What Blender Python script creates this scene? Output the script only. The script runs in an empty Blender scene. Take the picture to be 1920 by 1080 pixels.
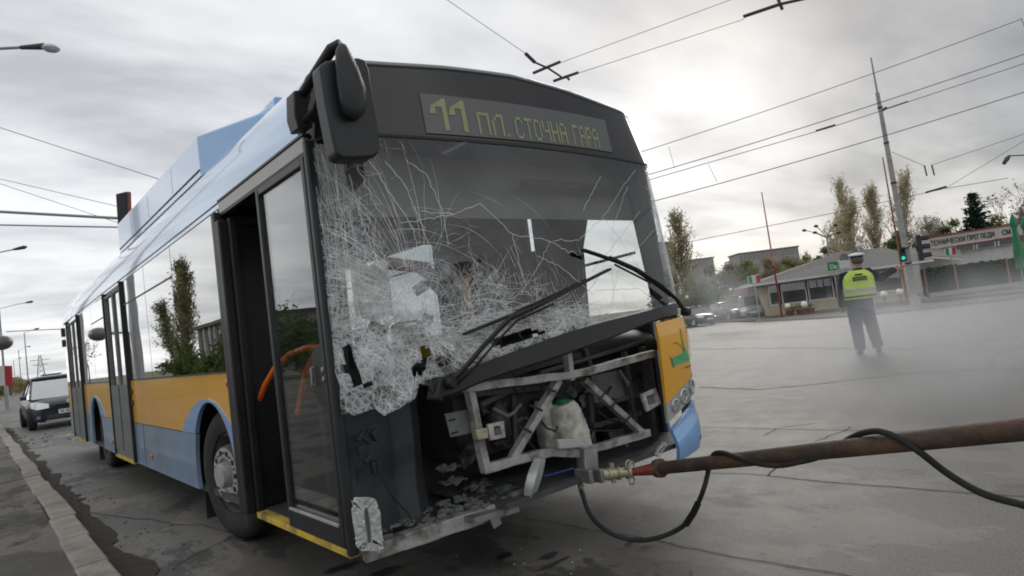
import bpy, bmesh, math, random
from mathutils import Vector, Matrix, noise
V = Vector
sc = bpy.context.scene
col = sc.collection
# ------------------------------------------------------------------ camera
CAM = V((-1.2942, -2.3871, 1.3006))
YAW, PITCH, ROLL, FPX = 0.7037, 0.0572, -0.1261, 1202.8
_f = V((math.sin(YAW)*math.cos(PITCH), math.cos(YAW)*math.cos(PITCH), math.sin(PITCH)))
_r = V((math.cos(YAW), -math.sin(YAW), 0)); _u = _r.cross(_f)
_c, _s = math.cos(ROLL), math.sin(ROLL)
CR, CU, CF = _c*_r + _s*_u, -_s*_r + _c*_u, _f
cd = bpy.data.cameras.new('camera'); cam = bpy.data.objects.new('camera', cd); col.objects.link(cam)
cd.sensor_width = 36; cd.lens = 36*FPX/1920; cd.clip_start = .05; cd.clip_end = 3000
cam.matrix_world = Matrix(((CR.x, CU.x, -CF.x, CAM.x), (CR.y, CU.y, -CF.y, CAM.y), (CR.z, CU.z, -CF.z, CAM.z), (0, 0, 0, 1)))
sc.camera = cam
# ------------------------------------------------------------------ sky, sun, exposure
SUN_AZ, SUN_EL = math.radians(29.8), math.radians(24)
w = bpy.data.worlds.new("World"); sc.world = w; w.use_nodes = True
nt = w.node_tree; nt.nodes.clear(); N = nt.nodes.new; L = nt.links.new
out = N('ShaderNodeOutputWorld'); bg = N('ShaderNodeBackground'); bg.inputs[1].default_value = .130
sky = N('ShaderNodeTexSky'); sky.sky_type = 'NISHITA'; sky.sun_disc = False
sky.sun_elevation = SUN_EL; sky.sun_rotation = math.pi/2 - SUN_AZ
tc = N('ShaderNodeTexCoord'); sep = N('ShaderNodeSeparateXYZ'); L(tc.outputs['Generated'], sep.inputs[0])
def mth(op, a, b=None, c=None):
    n = N('ShaderNodeMath'); n.operation = op
    for i, x in enumerate((a, b, c)):
        if x is None: continue
        if isinstance(x, (int, float)): n.inputs[i].default_value = x
        else: L(x, n.inputs[i])
    return n.outputs[0]
zz = mth('ADD', mth('MAXIMUM', sep.outputs[2], 0.0), .16)
cx = N('ShaderNodeCombineXYZ'); L(mth('DIVIDE', sep.outputs[0], zz), cx.inputs[0]); L(mth('DIVIDE', sep.outputs[1], zz), cx.inputs[1])
def nz(vec, scale, detail, dist=0, rough=.5):
    n = N('ShaderNodeTexNoise'); n.inputs['Scale'].default_value = scale; n.inputs['Detail'].default_value = detail
    n.inputs['Roughness'].default_value = rough; n.inputs['Distortion'].default_value = dist; L(vec, n.inputs['Vector']); return n.outputs['Fac']
mp = N('ShaderNodeMapping'); mp.inputs['Rotation'].default_value = (0, 0, .75); mp.inputs['Scale'].default_value = (.55, 1.0, 1)
L(cx.outputs[0], mp.inputs[0])
n1 = nz(mp.outputs[0], 1.0, 6, .35, .52); n2 = nz(mp.outputs[0], 3.2, 5, .3, .5)
nn = mth('ADD', mth('MULTIPLY', n1, .68), mth('MULTIPLY', n2, .32))
cr = N('ShaderNodeValToRGB'); L(nn, cr.inputs[0]); e = cr.color_ramp.elements
e[0].position = .38; e[0].color = (3.55, 3.65, 3.85, 1); e[1].position = .64; e[1].color = (7.4, 7.45, 7.4, 1)
m = e.new(.5); m.color = (5.6, 5.65, 5.75, 1)
# the overcast is brighter towards the horizon, and where the sun stands behind it
hz = N('ShaderNodeMapRange'); L(sep.outputs[2], hz.inputs[0]); hz.inputs[1].default_value = 0; hz.inputs[2].default_value = .38
hz.inputs[3].default_value = 1.2; hz.inputs[4].default_value = 1.0
def lobe(d, lo, amp, pw):
    v = N('ShaderNodeVectorMath'); v.operation = 'DOT_PRODUCT'; L(tc.outputs['Generated'], v.inputs[0]); v.inputs[1].default_value = d
    r = N('ShaderNodeMapRange'); L(v.outputs['Value'], r.inputs[0]); r.inputs[1].default_value = lo; r.inputs[2].default_value = 1
    return mth('MULTIPLY', mth('POWER', r.outputs[0], pw), amp)
gl = mth('ADD', mth('ADD', lobe((.836, .478, .269), .975, .30, 2), lobe((-.05, .98, .16), .45, .22, 1)), 0.0)
gl = mth('SUBTRACT', gl, lobe((.88, -.05, .46), .72, .62, 1))
mul = mth('ADD', hz.outputs[0], gl)
vm = N('ShaderNodeVectorMath'); vm.operation = 'SCALE'; L(cr.outputs[0], vm.inputs[0]); L(mul, vm.inputs['Scale'])
mx = N('ShaderNodeMix'); mx.data_type = 'RGBA'; mx.inputs[0].default_value = .93
L(sky.outputs[0], mx.inputs[6]); L(vm.outputs[0], mx.inputs[7]); L(mx.outputs[2], bg.inputs[0]); L(bg.outputs[0], out.inputs[0])
sd = bpy.data.lights.new('sun', 'SUN'); sd.energy = .8; sd.angle = math.radians(25); sd.color = (1, .95, .87)
so = bpy.data.objects.new('sun', sd); col.objects.link(so)
sv = V((math.cos(SUN_AZ)*math.cos(SUN_EL), math.sin(SUN_AZ)*math.cos(SUN_EL), math.sin(SUN_EL)))
so.rotation_euler = sv.to_track_quat('Z', 'Y').to_euler()
sc.view_settings.view_transform = 'Standard'; sc.view_settings.look = 'None'
sc.view_settings.exposure = 0; sc.view_settings.gamma = 1
sc.cycles.transparent_max_bounces = 24; sc.cycles.max_bounces = 9
sc.cycles.volume_step_rate = 3; sc.cycles.volume_max_steps = 96
sc.cycles.filter_width = 1.9 if hasattr(sc.cycles, 'filter_width') else 1.5
# ------------------------------------------------------------------ measuring helpers (photo points onto real planes)
def ray(u, v): return CF + CR*((u-960)/FPX) - CU*((v-540)/FPX)
def un(u, v, ax, val):
    d = ray(u, v); i = 'xyz'.index(ax); return CAM + d*((val-CAM[i])/d[i])
def at(u, v, dep): return CAM + ray(u, v)*dep
def depth(p): return (V(p)-CAM).dot(CF)
def gz(x):
    t = min(1, max(0, (x-12)/28)); return -.5*t*t*(3-2*t)
def Gd(u, v, dz=0):
    z = 0
    for _ in range(12):
        p = un(u, v, 'z', z+dz); z = gz(p.x)
    return V((p.x, p.y, z+dz))
def hor(u): return 731.2 - .1263*u
# ------------------------------------------------------------------ materials
MT = {}
def mat(name, c, rough=.5, metal=0, var=.12, scale=4, bump=0, bs=80, coat=0, ior=1.45, alpha=1, emit=0, stain=None, detail=5):
    m = bpy.data.materials.new(name); m.use_nodes = True; t = m.node_tree; b = t.nodes['Principled BSDF']; n_ = t.nodes.new; l_ = t.links.new
    b.inputs['Roughness'].default_value = rough; b.inputs['Metallic'].default_value = metal; b.inputs['IOR'].default_value = ior
    b.inputs['Coat Weight'].default_value = coat; b.inputs['Coat Roughness'].default_value = .04
    b.inputs['Alpha'].default_value = alpha
    b.inputs['Base Color'].default_value = (*c, 1)
    tc = n_('ShaderNodeTexCoord')
    if var or stain:
        n = n_('ShaderNodeTexNoise'); n.inputs['Scale'].default_value = scale; n.inputs['Detail'].default_value = detail; l_(tc.outputs['Object'], n.inputs['Vector'])
        r = n_('ShaderNodeValToRGB'); l_(n.outputs['Fac'], r.inputs[0])
        r.color_ramp.elements[0].position = .3; r.color_ramp.elements[1].position = .7
        r.color_ramp.elements[0].color = (*[x*(1-var) for x in c], 1); r.color_ramp.elements[1].color = (*[min(1, x*(1+var)) for x in c], 1)
        o = r.outputs[0]
        if stain:
            sc_, lo, hi, c2, sscale = stain
            n2 = n_('ShaderNodeTexNoise'); n2.inputs['Scale'].default_value = sscale; n2.inputs['Detail'].default_value = 8; n2.inputs['Roughness'].default_value = .62
            l_(tc.outputs['Object'], n2.inputs['Vector'])
            mr = n_('ShaderNodeMapRange'); l_(n2.outputs['Fac'], mr.inputs[0]); mr.inputs[1].default_value = lo; mr.inputs[2].default_value = hi; mr.inputs[4].default_value = sc_
            mi = n_('ShaderNodeMix'); mi.data_type = 'RGBA'; l_(mr.outputs[0], mi.inputs[0]); l_(o, mi.inputs[6]); mi.inputs[7].default_value = (*c2, 1); o = mi.outputs[2]
        l_(o, b.inputs['Base Color'])
        rr = n_('ShaderNodeMapRange'); l_(n.outputs['Fac'], rr.inputs[0]); rr.inputs[3].default_value = max(.02, rough*.8); rr.inputs[4].default_value = min(1, rough*1.2); l_(rr.outputs[0], b.inputs['Roughness'])
    if bump:
        n3 = n_('ShaderNodeTexNoise'); n3.inputs['Scale'].default_value = bs; n3.inputs['Detail'].default_value = 4; l_(tc.outputs['Object'], n3.inputs['Vector'])
        bm_ = n_('ShaderNodeBump'); bm_.inputs['Strength'].default_value = bump; bm_.inputs['Distance'].default_value = .02; l_(n3.outputs['Fac'], bm_.inputs['Height']); l_(bm_.outputs[0], b.inputs['Normal'])
    if emit:
        b.inputs['Emission Color'].default_value = (*c, 1); b.inputs['Emission Strength'].default_value = emit
    MT[name] = m; return m
def glassmat(name, tint, amt, ior=1.5, rough=.0, wav=.0, base=0):
    """thin pane: tinted transparent + fresnel gloss"""
    m = bpy.data.materials.new(name); m.use_nodes = True; t = m.node_tree; t.nodes.clear(); n_ = t.nodes.new; l_ = t.links.new
    o = n_('ShaderNodeOutputMaterial'); tr = n_('ShaderNodeBsdfTransparent'); tr.inputs[0].default_value = (*tint, 1)
    g = n_('ShaderNodeBsdfGlossy'); g.inputs['Roughness'].default_value = rough; g.inputs['Color'].default_value = (1, 1, 1, 1)
    ge = n_('ShaderNodeNewGeometry'); dt = n_('ShaderNodeVectorMath'); dt.operation = 'DOT_PRODUCT'; l_(ge.outputs['Normal'], dt.inputs[0]); l_(ge.outputs['Incoming'], dt.inputs[1])
    def q_(op, a, b):
        x = n_('ShaderNodeMath'); x.operation = op
        for i, y in enumerate((a, b)):
            if isinstance(y, (int, float)): x.inputs[i].default_value = y
            else: l_(y, x.inputs[i])
        return x.outputs[0]
    F0 = ((ior-1)/(ior+1))**2; fr_ = q_('ADD', F0, q_('MULTIPLY', 1-F0, q_('POWER', q_('SUBTRACT', 1, q_('MINIMUM', q_('ABSOLUTE', dt.outputs['Value'], 0), 1)), 5)))
    k = n_('ShaderNodeMath'); k.operation = 'MULTIPLY_ADD'; k.use_clamp = True; k.inputs[1].default_value = amt; k.inputs[2].default_value = base; l_(fr_, k.inputs[0])
    mi = n_('ShaderNodeMixShader'); l_(k.outputs[0], mi.inputs[0]); l_(tr.outputs[0], mi.inputs[1]); l_(g.outputs[0], mi.inputs[2]); l_(mi.outputs[0], o.inputs[0])
    if wav:
        tc = n_('ShaderNodeTexCoord'); n3 = n_('ShaderNodeTexNoise'); n3.inputs['Scale'].default_value = 1.3; n3.inputs['Detail'].default_value = 2; l_(tc.outputs['Object'], n3.inputs['Vector'])
        bm_ = n_('ShaderNodeBump'); bm_.inputs['Strength'].default_value = wav; bm_.inputs['Distance'].default_value = .02; l_(n3.outputs['Fac'], bm_.inputs['Height']); l_(bm_.outputs[0], g.inputs['Normal'])
    MT[name] = m; return m
def asphalt_detail(m, patch, light, dark, edge=(0, 1)):
    t = m.node_tree; n_ = t.nodes.new; l_ = t.links.new; b = t.nodes['Principled BSDF']; src = b.inputs['Base Color'].links[0].from_socket
    tc = n_('ShaderNodeTexCoord'); g = n_('ShaderNodeTexNoise'); g.inputs['Scale'].default_value = 70; g.inputs['Detail'].default_value = 3; l_(tc.outputs['Object'], g.inputs['Vector'])
    r = n_('ShaderNodeMapRange'); l_(g.outputs['Fac'], r.inputs[0]); r.inputs[1].default_value = .3; r.inputs[2].default_value = .7; r.inputs[3].default_value = .72; r.inputs[4].default_value = 1.28
    v = n_('ShaderNodeVectorMath'); v.operation = 'SCALE'; l_(src, v.inputs[0]); l_(r.outputs[0], v.inputs['Scale']); o = v.outputs[0]
    # worn patches with their own ragged edges, lighter and darker repairs, and streaks along the carriageway
    sx = n_('ShaderNodeSeparateXYZ'); l_(tc.outputs['Object'], sx.inputs[0]); kx = n_('ShaderNodeMapRange'); l_(sx.outputs[0], kx.inputs[0]); kx.inputs[1].default_value = edge[0]; kx.inputs[2].default_value = edge[1]; kx.inputs[3].default_value = 1; kx.inputs[4].default_value = .25
    for sc_, lo, hi, c, am, st in ((1.5, .49, .515, light, .95, (1, .6, 1)), (2.9, .55, .58, dark, .9, (1, .5, 1)), (2.2, .45, .75, dark, .5, (1.6, .12, 1)), (16, .60, .66, dark, .9, (1, 1, 1))):
        mp = n_('ShaderNodeMapping'); mp.inputs['Scale'].default_value = st; mp.inputs['Location'].default_value = (sc_*3.1, sc_, 0); l_(tc.outputs['Object'], mp.inputs[0])
        n = n_('ShaderNodeTexNoise'); n.inputs['Scale'].default_value = sc_*patch; n.inputs['Detail'].default_value = 9; n.inputs['Roughness'].default_value = .68; l_(mp.outputs[0], n.inputs['Vector'])
        q = n_('ShaderNodeMapRange'); l_(n.outputs['Fac'], q.inputs[0]); q.inputs[1].default_value = lo; q.inputs[2].default_value = hi; q.inputs[4].default_value = am; qq = n_('ShaderNodeMath'); qq.operation = 'MULTIPLY'; l_(q.outputs[0], qq.inputs[0]); l_(kx.outputs[0], qq.inputs[1])
        mi = n_('ShaderNodeMix'); mi.data_type = 'RGBA'; l_(qq.outputs[0], mi.inputs[0]); l_(o, mi.inputs[6]); mi.inputs[7].default_value = (*c, 1); o = mi.outputs[2]
    l_(o, b.inputs['Base Color'])
# ------------------------------------------------------------------ mesh collector
def rootloc(p):
    r = V((0, 0, 0))
    while p is not None: r += p.location; p = p.parent
    return r
class MB:
    def __init__(s): s.v = []; s.f = []
    def add(s, vs, fs):
        k = len(s.v); s.v += [V(x) for x in vs]; s.f += [tuple(i+k for i in f) for f in fs]; return s
    def box(s, c, d, M=None):
        hx, hy, hz_ = d[0]/2, d[1]/2, d[2]/2
        vs = [V((x, y, z)) for x in (-hx, hx) for y in (-hy, hy) for z in (-hz_, hz_)]
        if M is not None: vs = [M @ x for x in vs]
        return s.add([x+V(c) for x in vs], [(0, 1, 3, 2), (4, 6, 7, 5), (0, 4, 5, 1), (2, 3, 7, 6), (0, 2, 6, 4), (1, 5, 7, 3)])
    def bar(s, a, b, w_, h_, up=(0, 0, 1)):
        a, b = V(a), V(b); d = (b-a).normalized(); x = d.cross(V(up)); x = x.normalized() if x.length > 1e-5 else V((1, 0, 0)); y = x.cross(d)
        vs = [p+x*sx*w_/2+y*sy*h_/2 for p in (a, b) for sx, sy in ((-1, -1), (1, -1), (1, 1), (-1, 1))]
        return s.add(vs, [(3, 2, 1, 0), (4, 5, 6, 7), (0, 1, 5, 4), (1, 2, 6, 5), (2, 3, 7, 6), (3, 0, 4, 7)])
    def tube(s, pts, r, n=8, cap=True):
        pts = [V(p) for p in pts]; k = len(s.v); m_ = len(pts)
        x = None
        for i, p in enumerate(pts):
            d = (pts[min(i+1, m_-1)]-pts[max(i-1, 0)]).normalized()
            if x is None:
                x = d.cross(V((0, 0, 1))); x = x if x.length > .05 else d.cross(V((1, 0, 0)))
            x = (x-d*x.dot(d)).normalized(); y = d.cross(x); ri = r[i] if isinstance(r, (list, tuple)) else r
            for j in range(n):
                a = 2*math.pi*j/n; s.v.append(p+(x*math.cos(a)+y*math.sin(a))*ri)
        for i in range(m_-1):
            for j in range(n):
                a, b = k+i*n+j, k+i*n+(j+1) % n; s.f.append((a, b, b+n, a+n))
        if cap: s.f += [tuple(k+j for j in range(n))[::-1], tuple(k+(m_-1)*n+j for j in range(n))]
        return s
    def prism(s, poly, ext):
        poly = [V(p) for p in poly]; ext = V(ext); n = len(poly)
        return s.add(poly+[p+ext for p in poly], [tuple(range(n))[::-1], tuple(range(n, 2*n))]+[(i, (i+1) % n, (i+1) % n+n, i+n) for i in range(n)])
    def lathe(s, prof, o, ax, n=20, capa=True, capb=True):
        o, ax = V(o), V(ax).normalized(); x = ax.orthogonal().normalized(); y = ax.cross(x); k = len(s.v)
        for r, t in prof:
            for j in range(n):
                a = 2*math.pi*j/n; s.v.append(o+ax*t+(x*math.cos(a)+y*math.sin(a))*r)
        for i in range(len(prof)-1):
            for j in range(n):
                a, b = k+i*n+j, k+i*n+(j+1) % n; s.f.append((a, b, b+n, a+n))
        if capa: s.f.append(tuple(k+j for j in range(n))[::-1])
        if capb: s.f.append(tuple(k+(len(prof)-1)*n+j for j in range(n)))
        return s
    def grid(s, rows, thick=None, closed=False):
        """rows of points; thick = vector or None"""
        R_, C_ = len(rows), len(rows[0]); k = len(s.v)
        s.v += [V(p) for r in rows for p in r]
        q = [(i*C_+j, i*C_+j+1, (i+1)*C_+j+1, (i+1)*C_+j) for i in range(R_-1) for j in range(C_-1)]
        s.f += [tuple(k+a for a in f) for f in q]
        if thick is not None:
            t = V(thick); k2 = len(s.v); s.v += [V(p)+t for r in rows for p in r]; s.f += [tuple(k2+a for a in f[::-1]) for f in q]
            loop = [j for j in range(C_)]+[i*C_+C_-1 for i in range(1, R_)]+[(R_-1)*C_+j for j in range(C_-2, -1, -1)]+[i*C_ for i in range(R_-2, 0, -1)]
            for a, b in zip(loop, loop[1:]+loop[:1]): s.f.append((k+b, k+a, k2+a, k2+b))
        return s
    def ribbon(s, pts, w_, nrm, taper=True):
        pts = [V(p) for p in pts]; k = len(s.v); m_ = len(pts)
        for i, p in enumerate(pts):
            d = pts[min(i+1, m_-1)]-pts[max(i-1, 0)]; x = d.cross(V(nrm))
            x = x.normalized() if x.length > 1e-9 else V((0, 0, 1))
            ww = w_*(1-.75*abs(2*i/(m_-1)-1)) if taper else w_
            s.v += [p-x*ww/2, p+x*ww/2]
        s.f += [(k+2*i, k+2*i+1, k+2*i+3, k+2*i+2) for i in range(m_-1)]
        return s
    def sphere(s, c, r, n=12, sx=1, sy=1, sz=1):
        c = V(c); k = len(s.v); m_ = n//2
        for i in range(1, m_):
            t = math.pi*i/m_
            for j in range(n):
                a = 2*math.pi*j/n; s.v.append(c+V((math.sin(t)*math.cos(a)*sx, math.sin(t)*math.sin(a)*sy, math.cos(t)*sz))*r)
        a0 = len(s.v); s.v += [c+V((0, 0, r*sz)), c-V((0, 0, r*sz))]
        for i in range(m_-2):
            for j in range(n): s.f.append((k+i*n+j, k+(i+1)*n+j, k+(i+1)*n+(j+1) % n, k+i*n+(j+1) % n))
        for j in range(n): s.f += [(a0, k+j, k+(j+1) % n), (a0+1, k+(m_-2)*n+(j+1) % n, k+(m_-2)*n+j)]
        return s
    def build(s, name, m, parent=None, bevel=0, smooth=False, seg=2, local=False, sub=0, angle=40):
        me = bpy.data.meshes.new(name); o = bpy.data.objects.new(name, me)
        if parent is not None: off = V((0, 0, 0)) if local else rootloc(parent)
        else:
            xs = [p.x for p in s.v]; ys = [p.y for p in s.v]; off = V(((min(xs)+max(xs))/2, (min(ys)+max(ys))/2, min(p.z for p in s.v))); o.location = off
        me.from_pydata([tuple(p-off) for p in s.v], [], s.f)
        me.materials.append(m if not isinstance(m, str) else MT[m])
        col.objects.link(o); o.parent = parent
        if smooth:
            me.polygons.foreach_set('use_smooth', [True]*len(me.polygons))
            try: me.set_sharp_from_angle(angle=math.radians(angle))
            except Exception: pass
        if bevel:
            b = o.modifiers.new('bevel', 'BEVEL'); b.width = bevel; b.segments = seg; b.limit_method = 'ANGLE'; b.angle_limit = math.radians(35)
        if sub:
            b = o.modifiers.new('sub', 'SUBSURF'); b.levels = sub; b.render_levels = sub
        return o
def tag(o, label=None, cat=None, group=None, kind=None):
    if label: o['label'] = label
    if cat: o['category'] = cat
    if group: o['group'] = group
    if kind: o['kind'] = kind
    return o
def thing(name, label, cat, loc=(0, 0, 0), group=None, parent=None):
    o = bpy.data.objects.new(name, None); col.objects.link(o); o.location = loc; o.empty_display_size = .2
    return tag(o, label, cat, group)
def sub(name, parent, loc=None):
    o = bpy.data.objects.new(name, None); col.objects.link(o); o.parent = parent; o.empty_display_size = .1
    if loc is not None: o.location = V(loc)-rootloc(parent)
    return o
def copy_tree(o, parent=None):
    c = o.copy(); col.objects.link(c); c.parent = parent
    for ch in list(o.children): copy_tree(ch, c)
    return c
def text(name, s, m, parent, p0, xdir, ydir, size, ext=.004, align='LEFT', sx=1, local=False):
    cu = bpy.data.curves.new(name, 'FONT'); cu.body = s; cu.size = size; cu.extrude = ext; cu.offset = .012 if ext > .003 else 0; cu.align_x = align
    tmp = bpy.data.objects.new(name, cu); col.objects.link(tmp); dg = bpy.context.evaluated_depsgraph_get()
    me0 = tmp.evaluated_get(dg).to_mesh(); x = V(xdir).normalized()*sx; y = V(ydir).normalized(); z = x.normalized().cross(y)
    mb = MB(); mb.add([V(p0)+x*q.co.x+y*q.co.y+z*q.co.z for q in me0.vertices], [tuple(f.vertices) for f in me0.polygons])
    tmp.to_mesh_clear() if False else None
    bpy.data.objects.remove(tmp); return mb.build(name, m, parent, local=local)
def lerp(a, b, t): return a+(b-a)*t
def pl(pts, t):
    """piecewise-linear lookup in [(x, y), ...]"""
    if t <= pts[0][0]: return pts[0][1]
    for (a, b), (c, d) in zip(pts, pts[1:]):
        if t <= c: return b+(d-b)*(t-a)/(c-a)
    return pts[-1][1]
rnd = random.Random(7)
# materials
mat('asphalt', (.125, .118, .108), .55, var=.16, scale=5, bump=.35, bs=150, stain=(.35, .5, .7, (.085, .08, .073), .55))
mat('pavement', (.085, .08, .073), .8, var=.25, scale=6, bump=.5, bs=120, stain=(.8, .48, .6, (.15, .135, .12), .8))
mat('kerbstone', (.31, .28, .25), .85, var=.25, scale=5, bump=.6, bs=60, stain=(.5, .5, .7, (.12, .11, .10), 3))
mat('gutterdirt', (.045, .04, .034), .95, var=.4, scale=8, bump=1, bs=40)
mat('crack', (.055, .052, .048), .9, var=.3); mat('oil', (.035, .033, .03), .35, var=.3)
mat('earth', (.13, .135, .08), .95, var=.35, scale=.4, bump=.4, bs=5)
mat('grass', (.065, .10, .03), .95, var=.4, scale=2, bump=.8, bs=30)
mat('blue', (.22, .43, .76), .3, var=.05, coat=1, stain=(.3, .55, .8, (.25, .33, .42), 2))
mat('skirtblue', (.21, .30, .42), .38, var=.08, coat=.4, stain=(.5, .45, .75, (.2, .21, .22), 1.2))
mat('orange', (.86, .42, .025), .32, var=.05, coat=.7, stain=(.3, .5, .8, (.62, .36, .12), 1.5))
mat('roofblue', (.34, .56, .88), .14, var=.04, coat=1, bump=.05, bs=2)
mat('cream', (.45, .45, .42), .45, var=.08)
mat('black', (.012, .012, .013), .45, var=.2, stain=(.3, .5, .8, (.05, .048, .045), 5)); mat('rubber', (.018, .018, .018), .75, var=.3, scale=14, stain=(.5, .5, .75, (.07, .065, .06), 6))
mat('darkplastic', (.022, .024, .027), .42, var=.15); mat('darkgrey', (.06, .063, .066), .6, var=.25, scale=7, bump=.2, bs=30, stain=(.5, .5, .7, (.025, .025, .025), 4))
mat('midgrey', (.16, .165, .165), .6, var=.2, stain=(.5, .5, .7, (.06, .06, .055), 5))
mat('alu', (.40, .40, .385), .5, metal=.35, var=.2, scale=9, bump=.2, bs=30, stain=(.85, .47, .62, (.075, .065, .052), 7))
mat('alubright', (.5, .51, .5), .42, metal=.3, var=.15, scale=9, stain=(.5, .55, .7, (.12, .11, .09), 9))
mat('steel', (.3, .3, .29), .45, metal=.6, var=.25, scale=8, stain=(.6, .5, .68, (.1, .07, .05), 6))
mat('interior', (.03, .03, .031), .8, var=.2); mat('interiorgrey', (.11, .11, .11), .7, var=.15)
mat('seatcloth', (.03, .035, .08), .9, var=.4, scale=30); mat('seatred', (.13, .02, .02), .9, var=.3)
mat('handorange', (.9, .17, .02), .35, var=.05, coat=.4); mat('yellow', (.62, .42, .06), .6, var=.2, scale=10, stain=(.7, .5, .62, (.12, .10, .07), 7))
mat('yellowpanel', (.30, .24, .03), .6, var=.15)
mat('red', (.5, .03, .02), .25, coat=.5, var=.1); mat('amber', (.8, .16, .02), .25, coat=.5, var=.05)
mat('white', (.72, .72, .70), .5, var=.06); mat('whitefoam', (.55, .56, .55), .9, var=.35, scale=40, bump=1, bs=70)
mat('tank', (.60, .60, .54), .55, var=.12, scale=12, stain=(.8, .46, .66, (.17, .15, .11), 9)); mat('green', (.012, .17, .065), .4, var=.1)
mat('rust', (.075, .052, .038), .75, var=.35, scale=9, bump=.4, bs=50, stain=(.7, .5, .68, (.16, .075, .035), 7)); mat('redpaint', (.20, .03, .02), .6, var=.3, scale=20, stain=(.6, .5, .7, (.07, .04, .03), 20))
mat('hubgrey', (.42, .42, .40), .5, metal=.2, var=.15, stain=(.6, .5, .7, (.15, .14, .12), 9)); mat('hubdark', (.10, .095, .085), .7, var=.3, scale=12)
mat('brass', (.45, .42, .3), .45, metal=.5, var=.2, scale=20)
mat('led', (.36, .39, .20), .7, var=.05); mat('dispbg', (.09, .095, .095), .5, var=.05, coat=.6)
mat('headermask', (.026, .025, .024), .06, var=.1, scale=3, coat=0, ior=1.55)
mat('concrete', (.36, .355, .345), .85, var=.15, scale=6, bump=.3, bs=40, stain=(.6, .5, .7, (.2, .19, .18), 2))
mat('galv', (.33, .335, .34), .5, metal=.3, var=.1)
mat('wire', (.09, .09, .095), .6, var=0)
mat('reflector', (.62, .63, .62), .12, metal=.8, var=.05); mat('lampwhite', (.55, .56, .55), .3, var=.08, coat=.6)
mat('crackglass', (.86, .89, .90), .5, var=.25, scale=20)
glassmat('sideglass', (.09, .095, .10), 1.6, 1.75, wav=.06, base=.16)
glassmat('doorglass', (.80, .82, .83), 1.5, 1.6, wav=.04, base=.0)
glassmat('wsglass', (.88, .90, .90), 1.3, 1.55, base=.01)
glassmat('carglass', (.1, .12, .12), 1.6, 1.6, base=.12)
glassmat('houseglass', (.5, .53, .56), 1.4, 1.5, base=.05)
glassmat('clearlens', (.85, .87, .88), 1.2, 1.5, .02)
asphalt_detail(MT['asphalt'], .6, (.185, .175, .158), (.055, .051, .046), (-58.6, -54)); asphalt_detail(MT['pavement'], 1, (.17, .155, .135), (.05, .046, .041), (50, 60))
# ------------------------------------------------------------------ ground, road, kerbs
xs = [-700, -300, -120, -60, -30, -12, -6, -3] + [i*1.0 for i in range(-2, 61)] + [80, 120, 200, 400, 900]
ys = [-700, -200, -80, -40, -20, -10, 0, 10, 20, 30, 45, 60, 90, 150, 300, 700, 1600]
tag(MB().grid([[(x, y, gz(x)-.02) for x in xs] for y in ys]).build('ground', 'earth', smooth=True), 'grey brown open ground reaching to the skyline', 'ground', kind='structure')
rx = [-.68]+[x for x in xs if 0 <= x <= 120]
tag(MB().grid([[(x, y, gz(x)) for x in rx] for y in ys if -200 <= y <= 700]).build('road', 'asphalt', smooth=True), 'wide worn grey asphalt road and crossing under the bus', 'road', kind='structure')
pv = MB()
for i in range(60):
    y0 = -14+i*3.0; a = .012*math.sin(i*1.7)
    pv.grid([[(-9, y0, .10+a), (-.86, y0, .085+a*.3)], [(-9, y0+3, .10+.012*math.sin(i*1.7+1.7)), (-.86, y0+3, .085+.0036*math.sin(i*1.7+1.7))]])
pv.box((-4.93, 76, 0), (8.12, 178, .1))
tag(pv.build('pavement', 'pavement'), 'dark patched pavement along the kerb left of the bus', 'pavement', kind='structure')
kb = MB(); y = -8.0
while y < 90:
    ln = rnd.uniform(.92, 1.06); ox = rnd.uniform(-.018, .018); hh = .10+rnd.uniform(-.012, .01)
    M = Matrix.Rotation(rnd.uniform(-.012, .012), 4, 'Z') @ Matrix.Rotation(rnd.uniform(-.03, .03), 4, 'Y')
    kb.box((-.765+ox, y+ln/2, hh/2-.02), (.19, ln-.012, hh+.04), M); y += ln
tag(kb.build('kerb', 'kerbstone', bevel=.014), 'worn pinkish kerb stones beside the bus', 'kerb', kind='structure')
# gutter dirt, cracks, oil
def blob(cx_, cy_, rx_, ry_, seed, z=.004, n=26):
    pts = []
    for i in range(n):
        a = 2*math.pi*i/n; k = 1+.45*noise.noise(V((math.cos(a)*1.6, math.sin(a)*1.6, seed*3.1)))+.2*noise.noise(V((math.cos(a)*5, math.sin(a)*5, seed)))
        pts.append(V((cx_+math.cos(a)*rx_*k, cy_+math.sin(a)*ry_*k, gz(cx_)+z)))
    return pts
gd = MB(); n = 240
L_, R_ = [], []
for i in range(n):
    y = -3+i*.12; L_.append(V((-.672, y, .008))); R_.append(V((-.50+.16*noise.noise(V((y*1.3, 0, 0)))+.09*noise.noise(V((y*6, 3, 0))), y, .008)))
gd.grid([L_, R_]).build('gutter_dirt', 'gutterdirt')
tag(bpy.data.objects['gutter_dirt'], 'dark dirt lying in the gutter at the kerb', 'dirt', kind='structure')
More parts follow.
